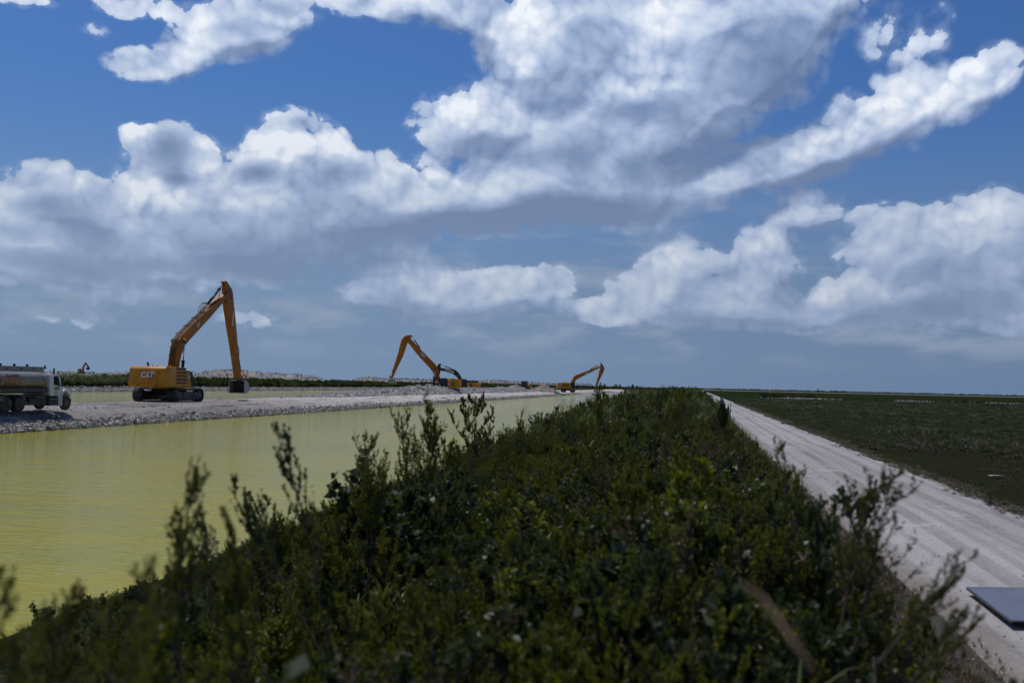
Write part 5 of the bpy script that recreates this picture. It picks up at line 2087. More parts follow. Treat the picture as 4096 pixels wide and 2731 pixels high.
# ------------------------------------------------------------------ plants
M_leafA = foliage('weed_leaf', [(0.068, 0.074, 0.010), (0.105, 0.115, 0.014), (0.160, 0.160, 0.020), (0.075, 0.066, 0.015)])
M_leafB = foliage('grey_green_leaf', [(0.042, 0.058, 0.022), (0.066, 0.086, 0.036), (0.036, 0.046, 0.016), (0.095, 0.115, 0.058)])
M_leafC = foliage('cane_leaf', [(0.075, 0.105, 0.020), (0.115, 0.140, 0.028), (0.055, 0.085, 0.018), (0.150, 0.150, 0.035)], transl=0.42)
M_leafD = foliage('yellow_green_leaf', [(0.13, 0.155, 0.02), (0.20, 0.20, 0.028), (0.09, 0.12, 0.02), (0.26, 0.22, 0.03)])
M_dry = foliage('dry_leaf', [(0.12, 0.075, 0.042), (0.20, 0.135, 0.085), (0.075, 0.045, 0.028), (0.30, 0.22, 0.15)], transl=0.15, spec=0.1)
M_stem = flat('woody_stem', (0.060, 0.045, 0.030), 0.85)
M_reed = foliage('reed_leaf', [(0.050, 0.085, 0.014), (0.085, 0.120, 0.022), (0.040, 0.065, 0.014), (0.12, 0.14, 0.03)], lower=(0.045, 0.032, 0.022), low=(0.30, 0.62), transl=0.4)
M_grass = foliage('grass_blade', [(0.018, 0.032, 0.006), (0.034, 0.052, 0.009), (0.014, 0.022, 0.006), (0.075, 0.080, 0.022)], transl=0.35)
M_treeleaf = foliage('tree_leaf', [(0.025, 0.045, 0.015), (0.040, 0.060, 0.020), (0.030, 0.042, 0.018)], transl=0.25)


class Plant:
    """gathers leaves (folded rhombs) and stems (three-sided tapering rods) as arrays"""

    def __init__(self):
        self.v, self.f, self.m = [], [], []
        self.n = 0

    def leaves(self, base, direc, length, width, mi=0, droop=0.0, rg=rng):
        """base (k,3), direc (k,3) unit"""
        k = len(base)
        up = rg.normal(size=(k, 3))
        side = np.cross(direc, up)
        side /= np.linalg.norm(side, axis=1)[:, None] + 1e-9
        nrm = np.cross(side, direc)
        L = np.broadcast_to(length, (k,))[:, None]
        Wd = np.broadcast_to(width, (k,))[:, None]
        mid = base + direc * L * 0.45 + nrm * L * 0.06
        tip = base + direc * L + np.array([0, 0, -1.0]) * droop * L
        V = np.stack([base, mid + side * Wd / 2, tip, mid - side * Wd / 2], 1).reshape(-1, 3)
        Fc = np.arange(k * 4).reshape(k, 4) + self.n
        self.v.append(V)
        self.f.append(Fc)
        self.m.append(np.full(k, mi))
        self.n += k * 4

    def rod(self, pts, r0, r1, mi=1):
        pts = np.asarray(pts, float)
        k = len(pts)
        t = np.gradient(pts, axis=0)
        t /= np.linalg.norm(t, axis=1)[:, None] + 1e-9
        a = np.cross(t, np.array([0.31, 0.95, 0.05]))
        a /= np.linalg.norm(a, axis=1)[:, None] + 1e-9
        b = np.cross(t, a)
        rr = np.linspace(r0, r1, k)[:, None]
        V = np.stack([pts + rr * (a * math.cos(q) + b * math.sin(q)) for q in (0, 2.094, 4.189)], 1).reshape(-1, 3)
        i = np.arange(k - 1)[:, None] * 3
        Fc = np.concatenate([np.concatenate([i + j, i + (j + 1) % 3, i + 3 + (j + 1) % 3, i + 3 + j], 1) for j in range(3)]) + self.n
        self.v.append(V)
        self.f.append(Fc)
        self.m.append(np.full(len(Fc), mi))
        self.n += len(V)

    def blade(self, base, az, length, width, lean, mi=0, seg=4, droop=1.0):
        """long arching grass blade"""
        t = np.linspace(0, 1, seg + 1)
        h = np.array([math.cos(az), math.sin(az), 0])
        ang = lean + droop * t * t
        dx = np.concatenate([[0], np.cumsum(np.sin((ang[1:] + ang[:-1]) / 2))]) / seg * length
        dz = np.concatenate([[0], np.cumsum(np.cos((ang[1:] + ang[:-1]) / 2))]) / seg * length
        P_ = base + dx[:, None] * h + dz[:, None] * np.array([0, 0, 1.0])
        s = np.array([-h[1], h[0], 0]) * (width / 2)
        w = (1 - t ** 2)[:, None] + 0.02
        V = np.concatenate([P_ - s * w, P_ + s * w])
        k = seg + 1
        i = np.arange(seg)[:, None]
        Fc = np.concatenate([i, i + 1, i + 1 + k, i + k], 1) + self.n
        self.v.append(V)
        self.f.append(Fc)
        self.m.append(np.full(seg, mi))
        self.n += len(V)

    def mesh(self, name, mats):
        return np_mesh(name, np.concatenate(self.v), np.concatenate(self.f), mats, np.concatenate(self.m))

    def split(self, name, mats):
        """one mesh per material: stems apart from leaves"""
        V, Fc, m = np.concatenate(self.v), np.concatenate(self.f), np.concatenate(self.m)
        out = []
        for i, mt in enumerate(mats):
            f = Fc[m == i]
            if len(f) == 0:
                out.append(None)
                continue
            u, inv = np.unique(f.ravel(), return_inverse=True)
            out.append(np_mesh(name[i], V[u], inv.reshape(f.shape), [mt]))
        return out


def branch_pts(p0, az, tilt, length, curve, rg, n=6, wob=0.04):
    """tilt: angle from vertical at the base; curve: change of that angle to the tip"""
    pts = [np.array(p0, float)]
    for i in range(n):
        a = tilt + curve * (i + .5) / n
        az += rg.normal() * wob * 3
        d = np.array([math.sin(a) * math.cos(az), math.sin(a) * math.sin(az), math.cos(a)])
        pts.append(pts[-1] + d * length / n + rg.normal(size=3) * wob * length / n)
    return np.array(pts)


def along(pts, t):
    k = len(pts) - 1
    x = np.clip(np.asarray(t) * k, 0, k - 1e-6)
    i = x.astype(int)
    fr = (x - i)[:, None]
    return pts[i] * (1 - fr) + pts[i + 1] * fr, (pts[i + 1] - pts[i]) / (np.linalg.norm(pts[i + 1] - pts[i], axis=1)[:, None] + 1e-9)


def dress(pl, pts, n, L, Wd, ang, rg, t0=0.1, mi=0, taper=0.5, droop=0.0):
    """leaves all round a twig, leaning forward by ang"""
    t = rg.uniform(t0, 1.0, n)
    b, d = along(pts, t)
    rnd = rg.normal(size=(n, 3))
    perp = np.cross(d, rnd)
    perp /= np.linalg.norm(perp, axis=1)[:, None] + 1e-9
    a = ang + rg.normal(size=n) * 0.18
    dr = d * np.cos(a)[:, None] + perp * np.sin(a)[:, None]
    dr[:, 2] += 0.15
    dr /= np.linalg.norm(dr, axis=1)[:, None]
    pl.leaves(b, dr, L * (1 - taper * (t - t0)) * rg.uniform(.7, 1.2, n), Wd * rg.uniform(.8, 1.2, n), mi, droop, rg)


def weed(seed, height=1.0, stems=4, L=0.045, Wd=0.010, nb=15, nl=48, blen=0.36, ang=0.6, spread=0.35, tilt=0.75, curve=-0.45, open_=False):
    """bushy annual weed: upright stems, ascending side shoots packed with narrow leaves (height one metre)"""
    L, Wd = L * .78, Wd * .9
    rg = np.random.default_rng(seed)
    pl = Plant()
    for s in range(stems):
        az = rg.uniform(0, 6.28)
        ln = rg.uniform(.75, 1.0) * height if s else height
        st = branch_pts((rg.normal() * .04, rg.normal() * .04, 0), az, rg.uniform(.02, spread) if s else .04, ln, rg.uniform(-.15, .2), rg, 8)
        pl.rod(st, .010 * height, .002, 1)
        dress(pl, st, 40, L, Wd, ang, rg, .45)
        for b in range(nb):
            t = rg.uniform(.16 if not open_ else .35, .97)
            p, d = along(st, np.array([t]))
            bl = blen * (1.15 - .75 * t) * rg.uniform(.6, 1.15)
            br = branch_pts(p[0], rg.uniform(0, 6.28), tilt * rg.uniform(.7, 1.2), bl, curve, rg, 5)
            pl.rod(br, .004, .001, 1)
            dress(pl, br, int(nl * bl / blen) + 6, L, Wd, ang, rg, .08)
            for _ in range(3):
                p2, d2 = along(br, np.array([rg.uniform(.25, .85)]))
                b2 = branch_pts(p2[0], rg.uniform(0, 6.28), tilt * rg.uniform(.5, 1.1), bl * .42, curve, rg, 3)
                dress(pl, b2, int(nl * .45), L * .85, Wd, ang, rg, .0)
    return pl


def cane(seed, n=34, L=(0.5, 1.0), Wd=0.022, mi=0, spread=.16, droop=(0.7, 2.0), seg=5):
    rg = np.random.default_rng(seed)
    pl = Plant()
    for i in range(n):
        r_, a = rg.uniform(0, spread), rg.uniform(0, 6.28)
        pl.blade(np.array([r_ * math.cos(a), r_ * math.sin(a), 0]), rg.uniform(0, 6.28), rg.uniform(*L), Wd * rg.uniform(.7, 1.3), rg.uniform(.02, .35), mi, seg, rg.uniform(*droop))
    return pl


def leafy_cane(seed, stems=7):
    """tall cane: upright culms with long drooping blades along them"""
    rg = np.random.default_rng(seed)
    pl = Plant()
    for s in range(stems):
        st = branch_pts((rg.normal() * .10, rg.normal() * .10, 0), rg.uniform(0, 6.28), rg.uniform(0, .16), rg.uniform(.6, .92), rg.uniform(0, .2), rg, 6)
        pl.rod(st, .007, .002, 1)
        for k in range(16):
            p, d = along(st, np.array([rg.uniform(.12, 1.0)]))
            pl.blade(p[0], rg.uniform(0, 6.28), rg.uniform(.18, .34), rg.uniform(.010, .018), rg.uniform(.3, .7), 0, 4, rg.uniform(.9, 1.9))
    return pl


T_weed = [weed(101, stems=4).mesh('weed_a', [M_leafA, M_stem]),
          weed(102, stems=5, L=.05, Wd=.012, spread=.5).mesh('weed_b', [M_leafA, M_stem]),
          weed(103, stems=3, L=.038, Wd=.008, nb=20, blen=.3).mesh('weed_c', [M_leafA, M_stem]),
          weed(104, stems=4, L=.060, Wd=.026, nb=12, nl=22, ang=.9, spread=.5).mesh('weed_d', [M_leafB, M_stem]),
          weed(105, stems=4, L=.042, Wd=.010, nb=15).mesh('weed_e', [M_leafD, M_stem]),
          leafy_cane(106, 9).mesh('cane_a', [M_leafC, M_stem]),
          leafy_cane(107, 7).mesh('cane_b', [M_leafC, M_stem]),
          weed(108, stems=4, L=.035, Wd=.010, nb=12, nl=16).mesh('dry_weed', [M_dry, M_stem]),
          weed(109, stems=5, L=.055, Wd=.014, spread=.6, curve=-.2).mesh('weed_f', [M_leafB, M_stem]),
          weed(110, stems=4, L=.12, Wd=.060, nb=9, nl=9, ang=1.0, spread=.5).mesh('broad_weed', [M_leafB, M_stem]),
          weed(111, stems=5, L=.085, Wd=.022, nb=12, nl=20, ang=.8, spread=.5).mesh('lance_weed', [M_leafD, M_stem])]
rg = np.random.default_rng(5)


def ground_z(x, y):
    s = x + skew(x) * y
    return np.interp(s, [-10.6, -8.8, -6.5, -4.2, -1.0, 1.6, 2.6, 3.25], [-1.5, -.8, -.02, .36, .5, .38, .12, 0.0])


def top_z(x, y):
    """height of the thicket's top above the road"""
    yy = np.clip(y, 2, 400)
    c = np.interp(yy, [2, 5, 9, 16, 25, 40, 60, 85, 130, 400], [1.20, 1.40, 1.45, 1.50, 1.60, 1.85, 2.15, 2.6, 2.78, 2.8])
    e = np.interp(yy, [2, 9, 16, 33, 60, 84, 130], [-.2, -.15, .25, 1.0, 1.5, 2.2, 2.4])       # canal side
    le = np.interp(yy, [2, 9, 16, 33, 84, 400], [-6.8, -6.8, -7.4, -8.3, -8.6, -9.2])
    w = np.clip((x - le) / 4.2, 0, 1)
    z = e * (1 - w) + c * w
    rr = np.interp(yy, [3, 10, 20, 45, 80, 400], [.45, .5, .55, .75, 1.3, 1.6])
    w2 = np.clip((2.5 - x) / 2.6, 0, 1)
    z = rr * (1 - w2) + z * w2
    z = z * 1.0
    # close to the lens the thicket is taller and falls off evenly to both sides
    near = np.minimum(np.minimum(2.02 + 0 * x, 2.78 + np.minimum(x, 0) / 2.0), 2.62 - 1.12 * np.maximum(x, 0))
    near = near + .85 * np.exp(-((x + 3.5) / 1.1) ** 2 - ((y - 9.2) / 2.6) ** 2)
    t = np.clip((y - 11) / 24, 0, 1)
    z = near * (1 - t) + z * t
    lump = fbm(x * .55 + 9, y * .35, 3, 33) * np.interp(y, [3, 12, 60], [.9, 1.1, .9])
    z = z + np.where(x > -4.0, lump, lump * .25) - .08
    # bank falls away to the water outside the line le
    out = np.clip((le - x) / .6, 0, 1)
    return z * (1 - out) + (-.4) * out


def scatter_berm(n, y0, y1, p, seed, kinds, probs, jitter=.2):
    r = np.random.default_rng(seed)
    y = ydist(r, n, y0, y1, p)
    x = r.uniform(-9.0, 2.65, n)
    x = np.where(x < -3, x - .0246 * y * np.clip((-x - 3) / 7, 0, 1), x)
    gz = ground_z(x, y)
    tz = top_z(x, y) + r.normal(0, jitter, n) * np.interp(y, [2, 10, 60], [.5, .8, 1.3]) - .05
    tz = np.where((r.uniform(size=n) < .05) & (x > -6), tz + .35, tz)
    h = (tz - gz) * .95
    h = np.where((h > .05) & (h < .2) & (x > -7.6), .2, h)
    keep = (h > .18) & (gz > -.75) & ~(np.hypot(x, y) < 2.3)
    x, y, gz, h = x[keep], y[keep], gz[keep], h[keep]
    k = len(x)
    idx = r.choice(kinds, k, p=probs)
    # a patchwork: each kind gathers in stands
    pn = fbm(x * .22 + 40, y * .12, 3, 50) * 2
    idx = np.where((pn > .33) & (y > 45), 5, idx)
    idx = np.where((pn < -.36) & (r.uniform(size=k) < .7), 7, idx)
    wdt = h * r.uniform(.85, 1.35, k)
    wdt = np.clip(wdt, .5, np.interp(x, [0, 2.5], [2.2, .62]))
    wdt = np.minimum(wdt, 1.9)
    pts = np.stack([x, y, gz - .04], -1)
    rt_ = np.stack([r.normal(0, .10, k), r.normal(0, .10, k), r.uniform(0, 6.28, k)], -1)
    return pts, rt_, np.stack([wdt, wdt, h], -1), idx


W8 = list(range(11))
pr = [.18, .14, .13, .08, .10, .02, .02, .10, .09, .07, .07]
A = scatter_berm(3900, 1.6, 34, .72, 61, W8, pr)
B = scatter_berm(3600, 30, 420, .55, 62, W8, [.16, .14, .12, .06, .08, .11, .10, .08, .09, .02, .04])
make_instancer('undergrowth', *[np.concatenate([a, b]) for a, b in zip(A, B)], T_weed,
               label='dense dark green thicket of weeds and shrubs covering the berm between canal and road')

# low creeping plants on the bank down to the water
r = np.random.default_rng(68)
n = 4200
y = ydist(r, n, 2.5, 60, .6)
x = r.uniform(-9.2, -4.8, n)
gz = ground_z(x, y)
h = r.uniform(.08, .26, n) * np.interp(y, [2, 60], [1, 1.8]) * np.clip(1 + 2.2 * fbm(x * .9, y * .6, 3, 71), .5, 2.0)
ok = (gz > -.74) & ~(np.hypot(x, y) < 2.3)
x, y, gz, h = x[ok], y[ok], gz[ok], h[ok]
n = len(x)
wd = r.uniform(.4, .8, n)
make_instancer('undergrowth', np.stack([sxy(x, y), y, gz - .03], -1), rots(n, r, .25), np.stack([wd, wd, h], -1), r.choice([0, 1, 2, 3, 7, 8], n), T_weed,
               label='low creeping plants on the bank between the thicket and the canal water')

# low grass and litter under the shrubs and spilling to the road edge
T_grass = [cane(120 + i, n=26, L=(.5, 1.0), Wd=.020, spread=.14).mesh('grass_tuft', [M_grass]) for i in range(4)]
T_dryg = [cane(130 + i, n=24, L=(.4, 1.0), Wd=.018, spread=.2, droop=(.9, 2.4)).mesh('dry_tuft', [M_dry]) for i in range(3)]
r = np.random.default_rng(64)
n = 5200
y = ydist(r, n, 4, 160, .45)
x = 2.75 + r.normal(0, .38, n)
x = np.clip(x, 1.2, 3.75)
h = r.uniform(.06, .26, n) * np.interp(x, [1.2, 3.1, 3.7], [1.4, .9, .4])
gi = np.where(r.uniform(size=n) < .42, r.integers(0, 4, n), r.integers(4, 7, n))
make_instancer('grass', np.stack([x, y, ground_z(x, y) - .01], -1), rots(n, r, .25), np.stack([h * 1.3, h * 1.3, h], -1), gi, T_grass + T_dryg,
               label='dry and green grass fringe along the left edge of the gravel road')

# ragged weedy edge on the field side of the road
r = np.random.default_rng(69)
n = 5200
y = ydist(r, n, 9, 220, .45)
x = 8.35 + r.normal(0, .28, n) + .55 * fbm(y * .25, y * 0 + 2, 3, 15) * 2
h = r.uniform(.04, .2, n) * np.interp(y, [9, 220], [1, 2])
gi = np.where(r.uniform(size=n) < .5, r.integers(0, 4, n), r.integers(4, 7, n))
make_instancer('grass', np.stack([x, y, np.interp(x, [7.6, 8.4, 9.5], [.0, -.08, -.10])], -1), rots(n, r, .25), np.stack([h * 2.4, h * 2.4, h], -1), gi, T_grass + T_dryg,
               label='ragged fringe of dry weeds along the field edge of the gravel road')

# field right of the road
r = np.random.default_rng(65)
n = 26000
y = ydist(r, n, 8, 330, .40)
x = 8.0 + np.abs(r.normal(0, 1, n)) ** 1.0 * (1.5 + y * .42)
vis = np.clip(fbm(x * .25, y * .12, 3, 90) * 3 + .7, .12, 1.3)
h = r.uniform(.12, .42, n) * vis * np.interp(x, [8.3, 9.5, 14], [.35, .7, 1.1]) * np.interp(y, [8, 60, 330], [.9, 1.1, 1.7])
gi = np.where(r.uniform(size=n) < .84, r.integers(0, 4, n), r.integers(4, 7, n))
wd = h * np.interp(y, [8, 330], [1.5, 4.0])
make_instancer('grass', np.stack([x, y, np.interp(x, [8.2, 9.5, 12, 16, 40], [-.03, -.10, -.22, -.12, -.1]) - .02], -1), rots(n, r, .2), np.stack([wd, wd, h], -1), gi, T_grass + T_dryg,
               label='green and brown grass of the flat field right of the gravel road')
# brushy ditch row with white rubble across the field
r = np.random.default_rng(66)
n = 900
x = r.uniform(24, 330, n)
y = 395 + r.normal(0, 5, n) + x * .05
h = np.where(np.abs(x - 34) < 9, r.uniform(1.0, 2.3, n), r.uniform(.3, 1.0, n))
make_instancer('undergrowth', np.stack([x, y, np.full(n, -.1)], -1), rots(n, r, .1), np.stack([h * 2.2, h * 2.2, h], -1), r.choice([0, 1, 7, 7, 8], n), T_weed,
               label='low brushy row crossing the field far out on the right')
n = 420
cl = r.choice([36, 40, 44, 78, 110, 150, 190, 230], n)
x = cl + r.normal(0, 5, n)
y = 384 + r.normal(0, 2.5, n) + x * .05
make_instancer('rubble', np.stack([x, y, np.full(n, .0)], -1), rots(n, r), size3(r.uniform(.12, .5, n)), r.integers(0, 6, n), ROCKS_P, label='white stones lying along the brushy row in the field')
# flat white slab near the right edge
c = ground_at(3985, 1906, -.12)
sl = MB()
sl.prism([(-.5, 0), (-.3, .05), (.25, .04), (.55, .0)], -.2, .2, bev=.01)
o = sl.build('stone_slab', M_rock)
o.location = (c.x, c.y, -.08)
o.rotation_euler = (0, 0, .35)
o.scale = (.6, .6, .5)
tag(o, 'flat white slab lying in the grass near the right edge of the picture', 'stone')

# cane and brush belt on the far bank of the rear canal
T_reed = [leafy_cane(140 + i, 12).mesh('reed_%d' % i, [M_reed, M_stem]) for i in range(3)] + [cane(145, n=40, L=(.6, 1.05), Wd=.03, spread=.3).mesh('reed_t', [M_reed])] + \
         [weed(146 + i, stems=6, L=.07, Wd=.03, nb=14, nl=20, spread=.5).mesh('brush_%d' % i, [M_reed, M_stem]) for i in range(2)]
r = np.random.default_rng(67)
n = 5200
y = ydist(r, n, 60, 960, .55)
dd = np.abs(r.normal(0, 1, n)) * 5.5
s = -134.5 - dd
h = np.clip(1.9 + 1.1 * np.clip(dd / 6, 0, 1) + r.normal(0, .22, n), .8, 3.4)
h = h * np.interp(y, [60, 200, 300, 960], [1.06, 1.0, .92, 1.02]) * (1 + .25 * fbm(y * .03, s * 0, 2, 8))
kx = np.where(y < 230, r.integers(0, 4, n), r.integers(2, 6, n))
make_instancer('reeds', np.stack([sxy(s, y), y, np.full(n, .15)], -1), rots(n, r, .06), np.stack([h * 1.3, h * 1.3, h], -1), kx, T_reed,
               label='belt of green cane and brush on the far bank of the rear canal')
n = 2600
y = ydist(r, n, 60, 600, .55)
s = -132.6 - np.abs(r.normal(0, 1, n))
h = r.uniform(.25, .7, n)
make_instancer('grass', np.stack([sxy(s, y), y, np.full(n, .05)], -1), rots(n, r, .15), np.stack([h * 2.4, h * 2.4, h], -1), r.integers(0, 4, n), T_grass,
               label='low bright grass strip between the reeds and the far bank stones')
# brush belt across the far end of the canals
n = 1700
x = r.uniform(-185, 2, n)
y = np.interp(x, [-185, -60, 0], [985, 965, 1010]) + r.normal(0, 5, n)
h = np.clip(r.normal(2.35, .3, n), 1.2, 3.2)
make_instancer('brush', np.stack([x, y, np.full(n, .3)], -1), rots(n, r, .06), np.stack([h * 1.6, h * 1.6, h], -1), r.choice([0, 1, 2], n), [T_weed[0], T_weed[1], T_weed[8]],
               label='dark brush belt across the far end of the canals', kind='stuff')
# far tree line under the sky on the right
n = 2600
x = r.uniform(-60, 2300, n)
y = 2480 + r.normal(0, 14, n)
h = np.clip(r.normal(3.6, .9, n), 1.5, 8)
make_instancer('treeline', np.stack([x, y, np.full(n, 0)], -1), rots(n, r, .05), np.stack([h * 2.2, h * 1.8, h], -1), r.choice([0, 1], n), [T_weed[0], T_weed[1]],
               label='thin dark tree line on the horizon beyond the field')


# ------------------------------------------------------------------ trees and posts in the distance
def tree(px, py0, py1, wpx, dist, label, seed, mt=M_treeleaf):
    c = at_dist(px, py1, dist)
    k = dist / F
    h = (py1 - py0) * k + max(0, c.z - .3)
    w = wpx * k
    rg_ = np.random.default_rng(seed)
    e = empty('tree', (c.x, c.y, .3))
    tag(e, label, 'tree', 'small trees on the far skyline')
    pl = Plant()
    pl.rod([(0, 0, 0), (.05, 0, h * .4), (0, .1, h * .75)], .16, .04, 1)
    for i in range(9):
        a = rg_.uniform(0, 6.28)
        z0 = rg_.uniform(.25, .6) * h
        pl.rod([(0, 0, z0), (math.cos(a) * w * .2, math.sin(a) * w * .2, z0 + h * .14), (math.cos(a) * w * .38, math.sin(a) * w * .38, z0 + h * .2)], .07, .02, 1)
    for i in range(16):
        a = rg_.uniform(0, 6.28)
        rr = rg_.uniform(0, .38) * w
        zc_ = h * rg_.uniform(.45, .9)
        rad = w * rg_.uniform(.12, .2)
        n_ = 130
        d = rg_.normal(size=(n_, 3))
        d /= np.linalg.norm(d, axis=1)[:, None]
        b = np.array([math.cos(a) * rr * (1.25 - zc_ / h), math.sin(a) * rr * (1.25 - zc_ / h), zc_]) + d * rad * rg_.uniform(.4, 1, (n_, 1)) * np.array([1, 1, .75])
        dr = d + rg_.normal(size=(n_, 3)) * .6
        dr /= np.linalg.norm(dr, axis=1)[:, None]
        pl.leaves(b, dr, .45, .28, 0, .1, rg_)
    lv, tr = pl.split(['crown', 'trunk'], [mt, M_stem])
    link(bpy.data.objects.new('crown', lv), e)
    link(bpy.data.objects.new('trunk', tr), e)


tree(2480, 1536, 1545, 12, 1300, 'small dark round tree just right of the grey shed on the skyline', 1)
tree(2531, 1538, 1550, 22, 1060, 'broad pale green tree right of the tiny white pickup', 2)
tree(2368, 1538, 1547, 8, 1060, 'little dark tree against the right end of the white trailer', 3)
tree(2548, 1541, 1551, 13, 1090, 'low tree between the pale green tree and the thicket', 4)
tree(2790, 1549, 1556, 9, 1500, 'tiny tree at the far end of the gravel road', 5)


def post(px, py0, py1, dist, label):
    c = at_dist(px, py1, dist)
    h = (py1 - py0) * dist / F
    m = MB()
    m.tube([(0, 0, 0), (0, 0, h)], .16, 8)
    m.box(-.5, .5, -.2, .2, h - .5, h + .3, bev=.05)
    o = m.build('marker_post', M_blk)
    o.location = (c.x, c.y, max(c.z, .0))
    tag(o, label, 'post')


post(3272, 1553.5, 1563, 900, 'thin dark post with square head standing far out on the right horizon')

# ------------------------------------------------------------------ single plants that stand out of the thicket
def lone(name, cat, label, px, py_top, dist, height, pl, mats, lean=(0, 0), sx=1.0, rz=0.0):
    """plant whose tip is seen at px, py_top, dist metres ahead"""
    c = at_dist(px, py_top, dist)
    e = empty(name, (c.x, c.y, c.z - height), rz)
    e.rotation_euler = (lean[0], lean[1], rz)
    e.scale = (height * sx, height * sx, height)
    tag(e, label, cat, 'plants standing out of the thicket')
    for nm, me in zip(('leaves', 'stems', 'flower_head'), pl.split(['leaves', 'stems', 'flower_head'][:len(mats)], mats)):
        if me is not None:
            link(bpy.data.objects.new(nm, me), e)
    gz_ = float(ground_z(np.array([c.x]), np.array([c.y]))[0])
    gap = c.z - height - gz_
    if gap > .04:                             # bare lower stem down to the soil
        mw = Matrix.LocRotScale(e.location, e.rotation_euler, e.scale)
        m_ = MB()
        b_ = Vector((c.x, c.y, c.z - height))
        m_.tube([Vector((c.x + .05 * gap, c.y - .04 * gap, gz_ - .05)), b_ + Vector((.02, -.02, -gap * .5)), b_ + Vector((0, 0, .05))], .010, 6, r1=.006)
        o_ = m_.build('lower_stem', M_stem, e)
        o_.matrix_parent_inverse = mw.inverted()
    return e


def open_shrub(seed, L=.022, Wd=.006, nb=12):
    """airy young shrub: one straight leader, long ascending branches with tufts"""
    rg_ = np.random.default_rng(seed)
    pl = Plant()
    st = branch_pts((0, 0, 0), 0.3, .02, 1.0, .05, rg_, 10, .03)
    pl.rod(st, .009, .002, 1)
    dress(pl, st, 90, L, Wd, .6, rg_, .78)
    for b in range(nb):
        t = .25 + .68 * b / nb + rg_.uniform(-.03, .03)
        p, d = along(st, np.array([t]))
        bl = (.62 - .48 * t) * rg_.uniform(.8, 1.15)
        br = branch_pts(p[0], b * 2.4 + rg_.uniform(-.4, .4), 1.15 * rg_.uniform(.8, 1.1), bl, -.75, rg_, 7, .05)
        pl.rod(br, .005, .0015, 1)
        for k in range(11):
            p2, d2 = along(br, np.array([rg_.uniform(.2, 1.0)]))
            b2 = branch_pts(p2[0], rg_.uniform(0, 6.28), rg_.uniform(.1, 1.0), bl * rg_.uniform(.16, .30), -.3, rg_, 3)
            pl.rod(b2, .002, .001, 1)
            dress(pl, b2, 34, L, Wd, .55, rg_, .0)
    return pl


def spike_weed(seed, arms=9, L=.018, Wd=.006, dense=150):
    return weed(seed, stems=1 + arms // 7, L=L * 2.6, Wd=Wd * 1.7, nb=arms + 6, nl=max(16, int(dense * .22)), blen=.36, tilt=.8, curve=-.55, ang=.7, spread=.3, open_=True)


def spike_weed_old(seed, arms=9, L=.018, Wd=.006, dense=150):
    """tall weed with bottle-brush shoots"""
    rg_ = np.random.default_rng(seed)
    pl = Plant()
    st = branch_pts((0, 0, 0), rg_.uniform(0, 6), .05, .95, .08, rg_, 8, .04)
    pl.rod(st, .008, .002, 1)
    dress(pl, st, 320, L * 1.2, Wd, .8, rg_, .35, taper=.2)
    for b in range(arms):
        t = rg_.uniform(.3, .92)
        p, d = along(st, np.array([t]))
        bl = rg_.uniform(.16, .34)
        br = branch_pts(p[0], rg_.uniform(0, 6.28), rg_.uniform(.5, .95), bl, -.6, rg_, 6, .05)
        pl.rod(br, .004, .001, 1)
        dress(pl, br, int(dense * bl / .25), L, Wd, .85, rg_, .05, taper=.2)
    return pl


SH = open_shrub(301, L=.034, Wd=.011, nb=15)
lone('shrub', 'shrub', 'airy young shrub with fine tufted branches standing sharp against the water left of the thicket', 1890, 1585, 20.0, 1.75, SH, [M_leafA, M_stem], sx=1.05)
lone('weed', 'weed', 'bright yellow-green weed with a straw-coloured flower spike left of the airy shrub', 1672, 1650, 11.0, 1.5, spike_weed(302, 18), [M_leafD, M_stem], rz=1.0)
lone('weed', 'weed', 'dark blurred weed stalk with a knobbly head, leftmost peak of the central thicket', 1372, 1700, 4.8, 1.1, spike_weed(303, 8, .016, .010, 120), [M_leafB, M_stem], lean=(0, -.28), sx=.7)
lone('weed', 'weed', 'green bushy weed right beside the dark knobbly stalk', 1500, 1770, 9.0, 1.3, spike_weed(304, 14), [M_leafA, M_stem])
lone('weed', 'weed', 'tall blurred sprig with paired leaf clusters alone against the lower left water', 700, 1955, 3.6, .95, spike_weed(305, 9, .016, .012, 60), [M_leafA, M_stem], lean=(0, .12), sx=.85)
lone('weed', 'weed', 'blurred dark five-fingered sprig at the lower left', 440, 2320, 2.3, .55, spike_weed(306, 8, .012, .008, 130), [M_leafA, M_stem], sx=1.2)
lone('weed', 'weed', 'blurred dark club-shaped weed right of the paired-leaf sprig', 975, 2140, 3.6, .75, spike_weed(307, 9, .018, .012, 110), [M_leafA, M_stem], sx=.8)
lone('weed', 'weed', 'thin leaning blurred sprig above the club-shaped weed', 1065, 2085, 4.4, .8, spike_weed(308, 4, .018, .012, 80), [M_leafA, M_stem], lean=(0, -.35), sx=.6)
lone('weed', 'weed', 'blurred leaning sprig with drooping head over the water at mid left', 1140, 1945, 4.6, 1.0, spike_weed(309, 5, .016, .012, 90), [M_leafB, M_stem], lean=(0, -.55), sx=.7)
lone('weed', 'weed', 'blurred dark weed cut by the left edge of the picture', 20, 2365, 2.2, .55, spike_weed(310, 7, .018, .012, 100), [M_leafA, M_stem])
lone('weed', 'weed', 'blurred low weed between the left edge and the five-fingered sprig', 190, 2420, 2.6, .5, spike_weed(311, 8, .018, .012, 100), [M_leafA, M_stem])
lone('weed', 'weed', 'feathery dark weed top against the pale road, highest on the right side', 3148, 1805, 6.4, .9, spike_weed(312, 10, .018, .008, 130), [M_leafA, M_stem], sx=.8)
lone('weed', 'weed', 'open branching weed with comb-like shoots overhanging the road', 3350, 1860, 4.6, .95, spike_weed(313, 12, .013, .007, 130), [M_leafA, M_stem], lean=(0, .25), sx=1.2)
